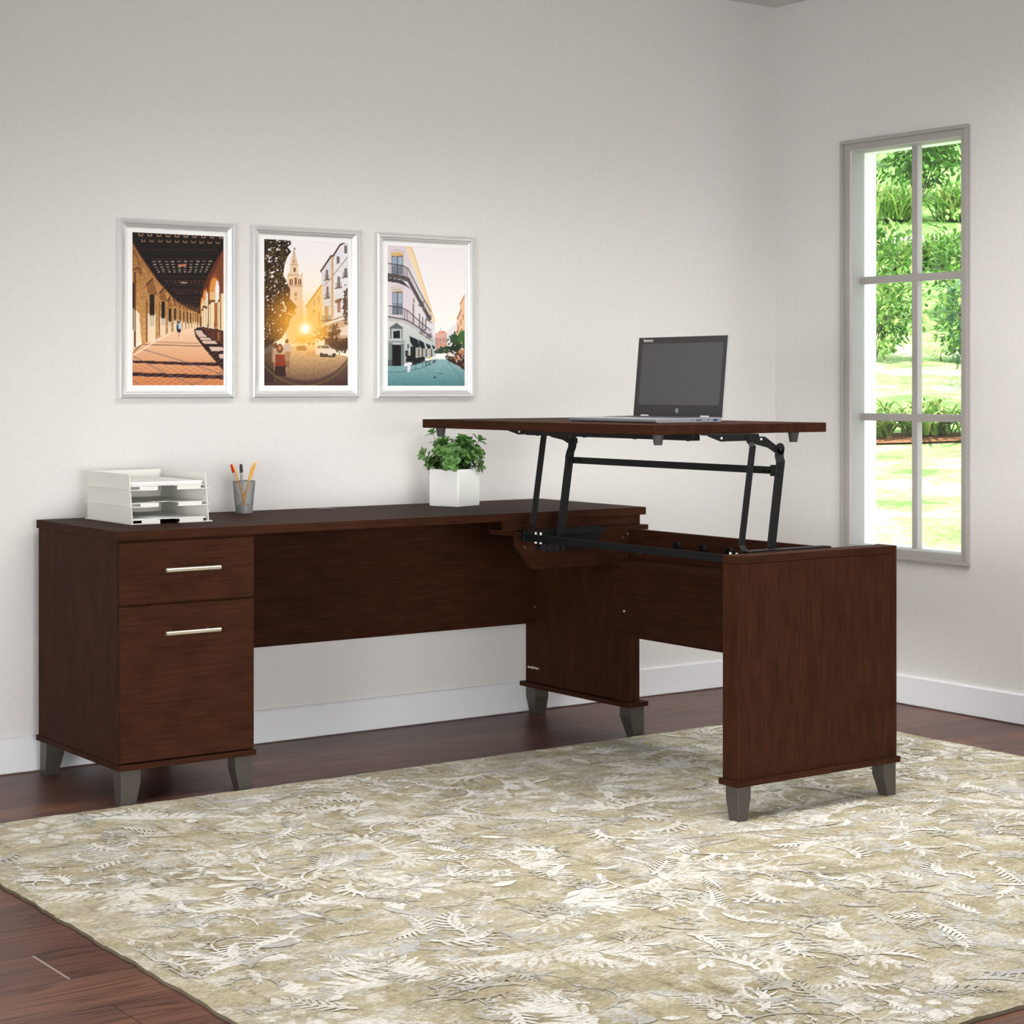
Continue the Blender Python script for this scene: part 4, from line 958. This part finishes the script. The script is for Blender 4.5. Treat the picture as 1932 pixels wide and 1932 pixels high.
# pale gravel path crossing the slope
pm = mat('pale_path', (.80,.78,.70), .9)
pt = MB(); S_ = [-13+.5*i for i in range(53)]
pv = [gp(32.1+.05*s, s, .02) for s in S_]+[gp(33.3+.09*s, s, .02) for s in S_]
n = len(S_); pt.add(pv, [(i, i+1, n+i+1, n+i) for i in range(n-1)])
structure(pt.build('path', pm), 'pale path crossing the hillside seen through the window', 'path')
mm = mat('red_mulch', (.36,.15,.08), .95)
mu = MB(); ms_ = [-5+.2*i for i in range(51)]; mv = [gp(15.2+.06*math.sin(s*3), s, .02) for s in ms_]+[gp(15.75, s, .02) for s in ms_]
mu.add(mv, [(i, i+1, len(ms_)+i+1, len(ms_)+i) for i in range(len(ms_)-1)])
structure(mu.build('mulch_bed', mm), 'strip of red mulch under the strap-leaved plants', 'flower bed')
rg = random.Random(3)
def bush(d, s, rad, hgt, nleaf, L, mkey, label, cat, group, tone=(.1,.9), name='shrub'):
    p0 = gp(d, s, -.02); o = root(name, p0); tag(o, label, cat, group)
    lf = MB(); tn = []; st = MB()
    lumps = [(Vector((rg.uniform(-.6,.6)*rad, rg.uniform(-.6,.6)*rad, hgt*rg.uniform(.3,.8))), rad*rg.uniform(.35,.6)) for _ in range(9)]
    for c, r in lumps: st.tube([p0+Vector((c.x*.1,c.y*.1,0)), p0+Vector((c.x*.5,c.y*.5,c.z*.55)), p0+c], .012*rad, 5)
    for k in range(nleaf):
        c, r = lumps[k % len(lumps)]
        v = Vector((rg.gauss(0,1), rg.gauss(0,1), rg.gauss(0,1))).normalized()*r*rg.uniform(.55,1.05)
        v.z *= .8*hgt/rad if hgt < rad*1.5 else 1.2
        q = p0+c+v; q.z = max(p0.z+.03, min(p0.z+hgt, q.z))
        dd = (v.normalized()+Vector((rg.uniform(-.8,.8), rg.uniform(-.8,.8), rg.uniform(-.5,.8)))).normalized()
        leaf3(lf, tn, q, dd, Vector((rg.uniform(-.3,.3), rg.uniform(-.3,.3), 1)), L*rg.uniform(.7,1.3), L*rg.uniform(.4,.6), rg.uniform(*tone), .2)
    finish(lf.build('foliage', M[mkey], o, fix=False), tn); st.build('stems', M['twig'], o)
def clump(d, s, nb, L, label, cat, group, W=.045, upright=.9, tone=(.15,1.), name='strap_leaf_plant', spread=.22):
    p0 = gp(d, s, .02); o = root(name, p0); tag(o, label, cat, group)
    lf = MB(); tn = []
    for k in range(nb):
        az = rg.uniform(0, 2*PI); ln = L*rg.uniform(.6,1.1); e = rg.uniform(.35,1.25)*upright; dx = Vector((math.cos(az), math.sin(az), 0)); sd = Vector((-dx.y, dx.x, 0))
        b0 = p0+Vector((rg.uniform(-1,1), rg.uniform(-1,1), 0))*spread; vs = []; w = W*rg.uniform(.6,1.1)
        for i in range(7):
            q = i/6; c = b0+dx*(ln*q*math.cos(e)*(1+.3*q))+Vector((0,0,ln*math.sin(e)*(q*1.35-q*q*.95))); ww = w*(.6+.4*math.sin(PI*q))*(1-q**3)+.002
            c.z = max(c.z, p0.z-.01)
            vs += [c-sd*ww/2, c+sd*ww/2]
        lf.add(vs, [(2*i, 2*i+1, 2*i+3, 2*i+2) for i in range(6)], 0, True); tn += [rg.uniform(*tone)]*14
    finish(lf.build('leaves', M['blade'], o, fix=False), tn)
# strap-leaved plants at the back of the lower lawn
for d, s, lab in ((15.5,-.50,'arching strap-leaved plant behind the left window panes'), (15.6,-.03,'arching strap-leaved plant just right of the central window bar'), (15.5,.42,'arching strap-leaved plant at the right edge of the window view')):
    clump(d, s, 190, .62, lab, 'garden plant', 'strap-leaved plants at the lawn edge', .034, 1.2, spread=.15)
for d, s, rad, h, lab in ((21.8,-.66,.58,1.05,'round yellow-green shrub seen through the left middle pane'), (21.9,.42,.55,1.0,'yellow-green shrub seen through the right middle pane')):
    bush(d, s, rad, h, 1700, .085, 'shrub', lab, 'shrub', 'shrubs on the slope', (.0,.95))
for d, s, rad, h, lab in ((25.6,-.80,.75,1.35,'leafy shrub higher up the slope behind the left panes'), (26.0,.66,.75,1.4,'leafy shrub higher up the slope behind the right panes')):
    bush(d, s, rad, h, 2000, .10, 'shrub', lab, 'shrub', 'shrubs higher up the slope', (.0,.8))
bush(18.6, .40, .30, 1.25, 420, .075, 'shrub_dark', 'dark twiggy shrub at the right edge of the window view', 'shrub', None, (.2,.9))
for d, s, lab in ((35.8,-.95,'tall meadow grass above the path behind the left panes'), (35.8,.75,'tall meadow grass above the path behind the right panes'), (29.8,-.72,'tall grass tuft below the path on the left'), (30.0,.50,'tall grass tuft below the path on the right')):
    clump(d, s, 700, 1.25 if d > 33 else .9, lab, 'grass', 'tufts of tall grass on the slope', .05, 1.5, (.0,.9), 'tall_grass', .55)
for d, s, rad, h, lab in ((38.5,-2.6,1.0,1.7,'mid green bush near the top of the hill, left'), (39.5,-.3,1.25,1.9,'mid green bush near the top of the hill, centre'), (38.8,2.9,1.0,1.7,'mid green bush near the top of the hill, right')):
    bush(d, s, rad, h, 2000, .16, 'shrub', lab, 'shrub', 'bushes below the hilltop trees', (.0,.55))
for d, s, lab in ((50,-6.0,'dark evergreen tree on the hilltop, left'), (50,-.3,'dark evergreen tree on the hilltop, centre'), (51,5.6,'dark evergreen tree on the hilltop, right')):
    bush(d, s, 2.2, 4.6, 2600, .34, 'shrub_dark', lab, 'tree', 'evergreen trees on the hilltop', (.1,1.), 'evergreen_tree')


# ---------------------------------------------------------------- lights, world, camera
w = D.worlds.new('sky'); SC.world = w; w.use_nodes = True
bg = w.node_tree.nodes['Background']
bg.inputs[0].default_value = (.92,.95,1.,1); bg.inputs[1].default_value = 2.2
def area(name, loc, tgt, sx, sy, power, col=(1,1,1), spread=180):
    l = D.lights.new(name, 'AREA'); l.shape = 'RECTANGLE'; l.size = sx; l.size_y = sy; l.energy = power; l.color = col; l.spread = math.radians(spread)
    o = D.objects.new(name, l); COL.objects.link(o); o.location = loc
    o.rotation_euler = (Vector(tgt)-Vector(loc)).to_track_quat('-Z', 'Y').to_euler(); return o
area('ceiling_lamp', (1.20,-2.15,2.54), (1.20,-2.15,0), 2.3, 1.1, 46, (1.,.98,.955), 145)
area('fill_light_left', (-3.5,-3.0,.85), (1.0,-1.0,.25), 2.6, 1.2, 62, (1.,.985,.97), 92)  # added soft fill from the left, no doors built here
area('fill_light_front', (.3,-7.0,.85), (1.7,-.4,.30), 3.8, 1.3, 27, (1.,.985,.97), 55)  # added low fill from the viewer's side, no doors built here
sun = D.lights.new('sun', 'SUN'); sun.energy = 9.; sun.angle = math.radians(.6); sun.color = (1.,.95,.86)
so = D.objects.new('sun', sun); COL.objects.link(so); so.rotation_euler = Vector((.50,.42,-.76)).to_track_quat('-Z', 'Y').to_euler(); so.location = (0,0,8)

cam = D.cameras.new('camera'); co = D.objects.new('camera', cam); COL.objects.link(co)
co.location = (-2.1460,-5.5853,1.1261); co.rotation_euler = (PI/2, 0, -.6225)
cam.sensor_width = 36; cam.lens = 3642.99/1932*36; cam.shift_y = -(966-727.71)/1932; cam.clip_start = .05; cam.clip_end = 300
SC.camera = co
SC.view_settings.view_transform = 'Standard'; SC.view_settings.look = 'None'; SC.view_settings.exposure = 0; SC.view_settings.gamma = 1
SC.view_settings.use_curve_mapping = False
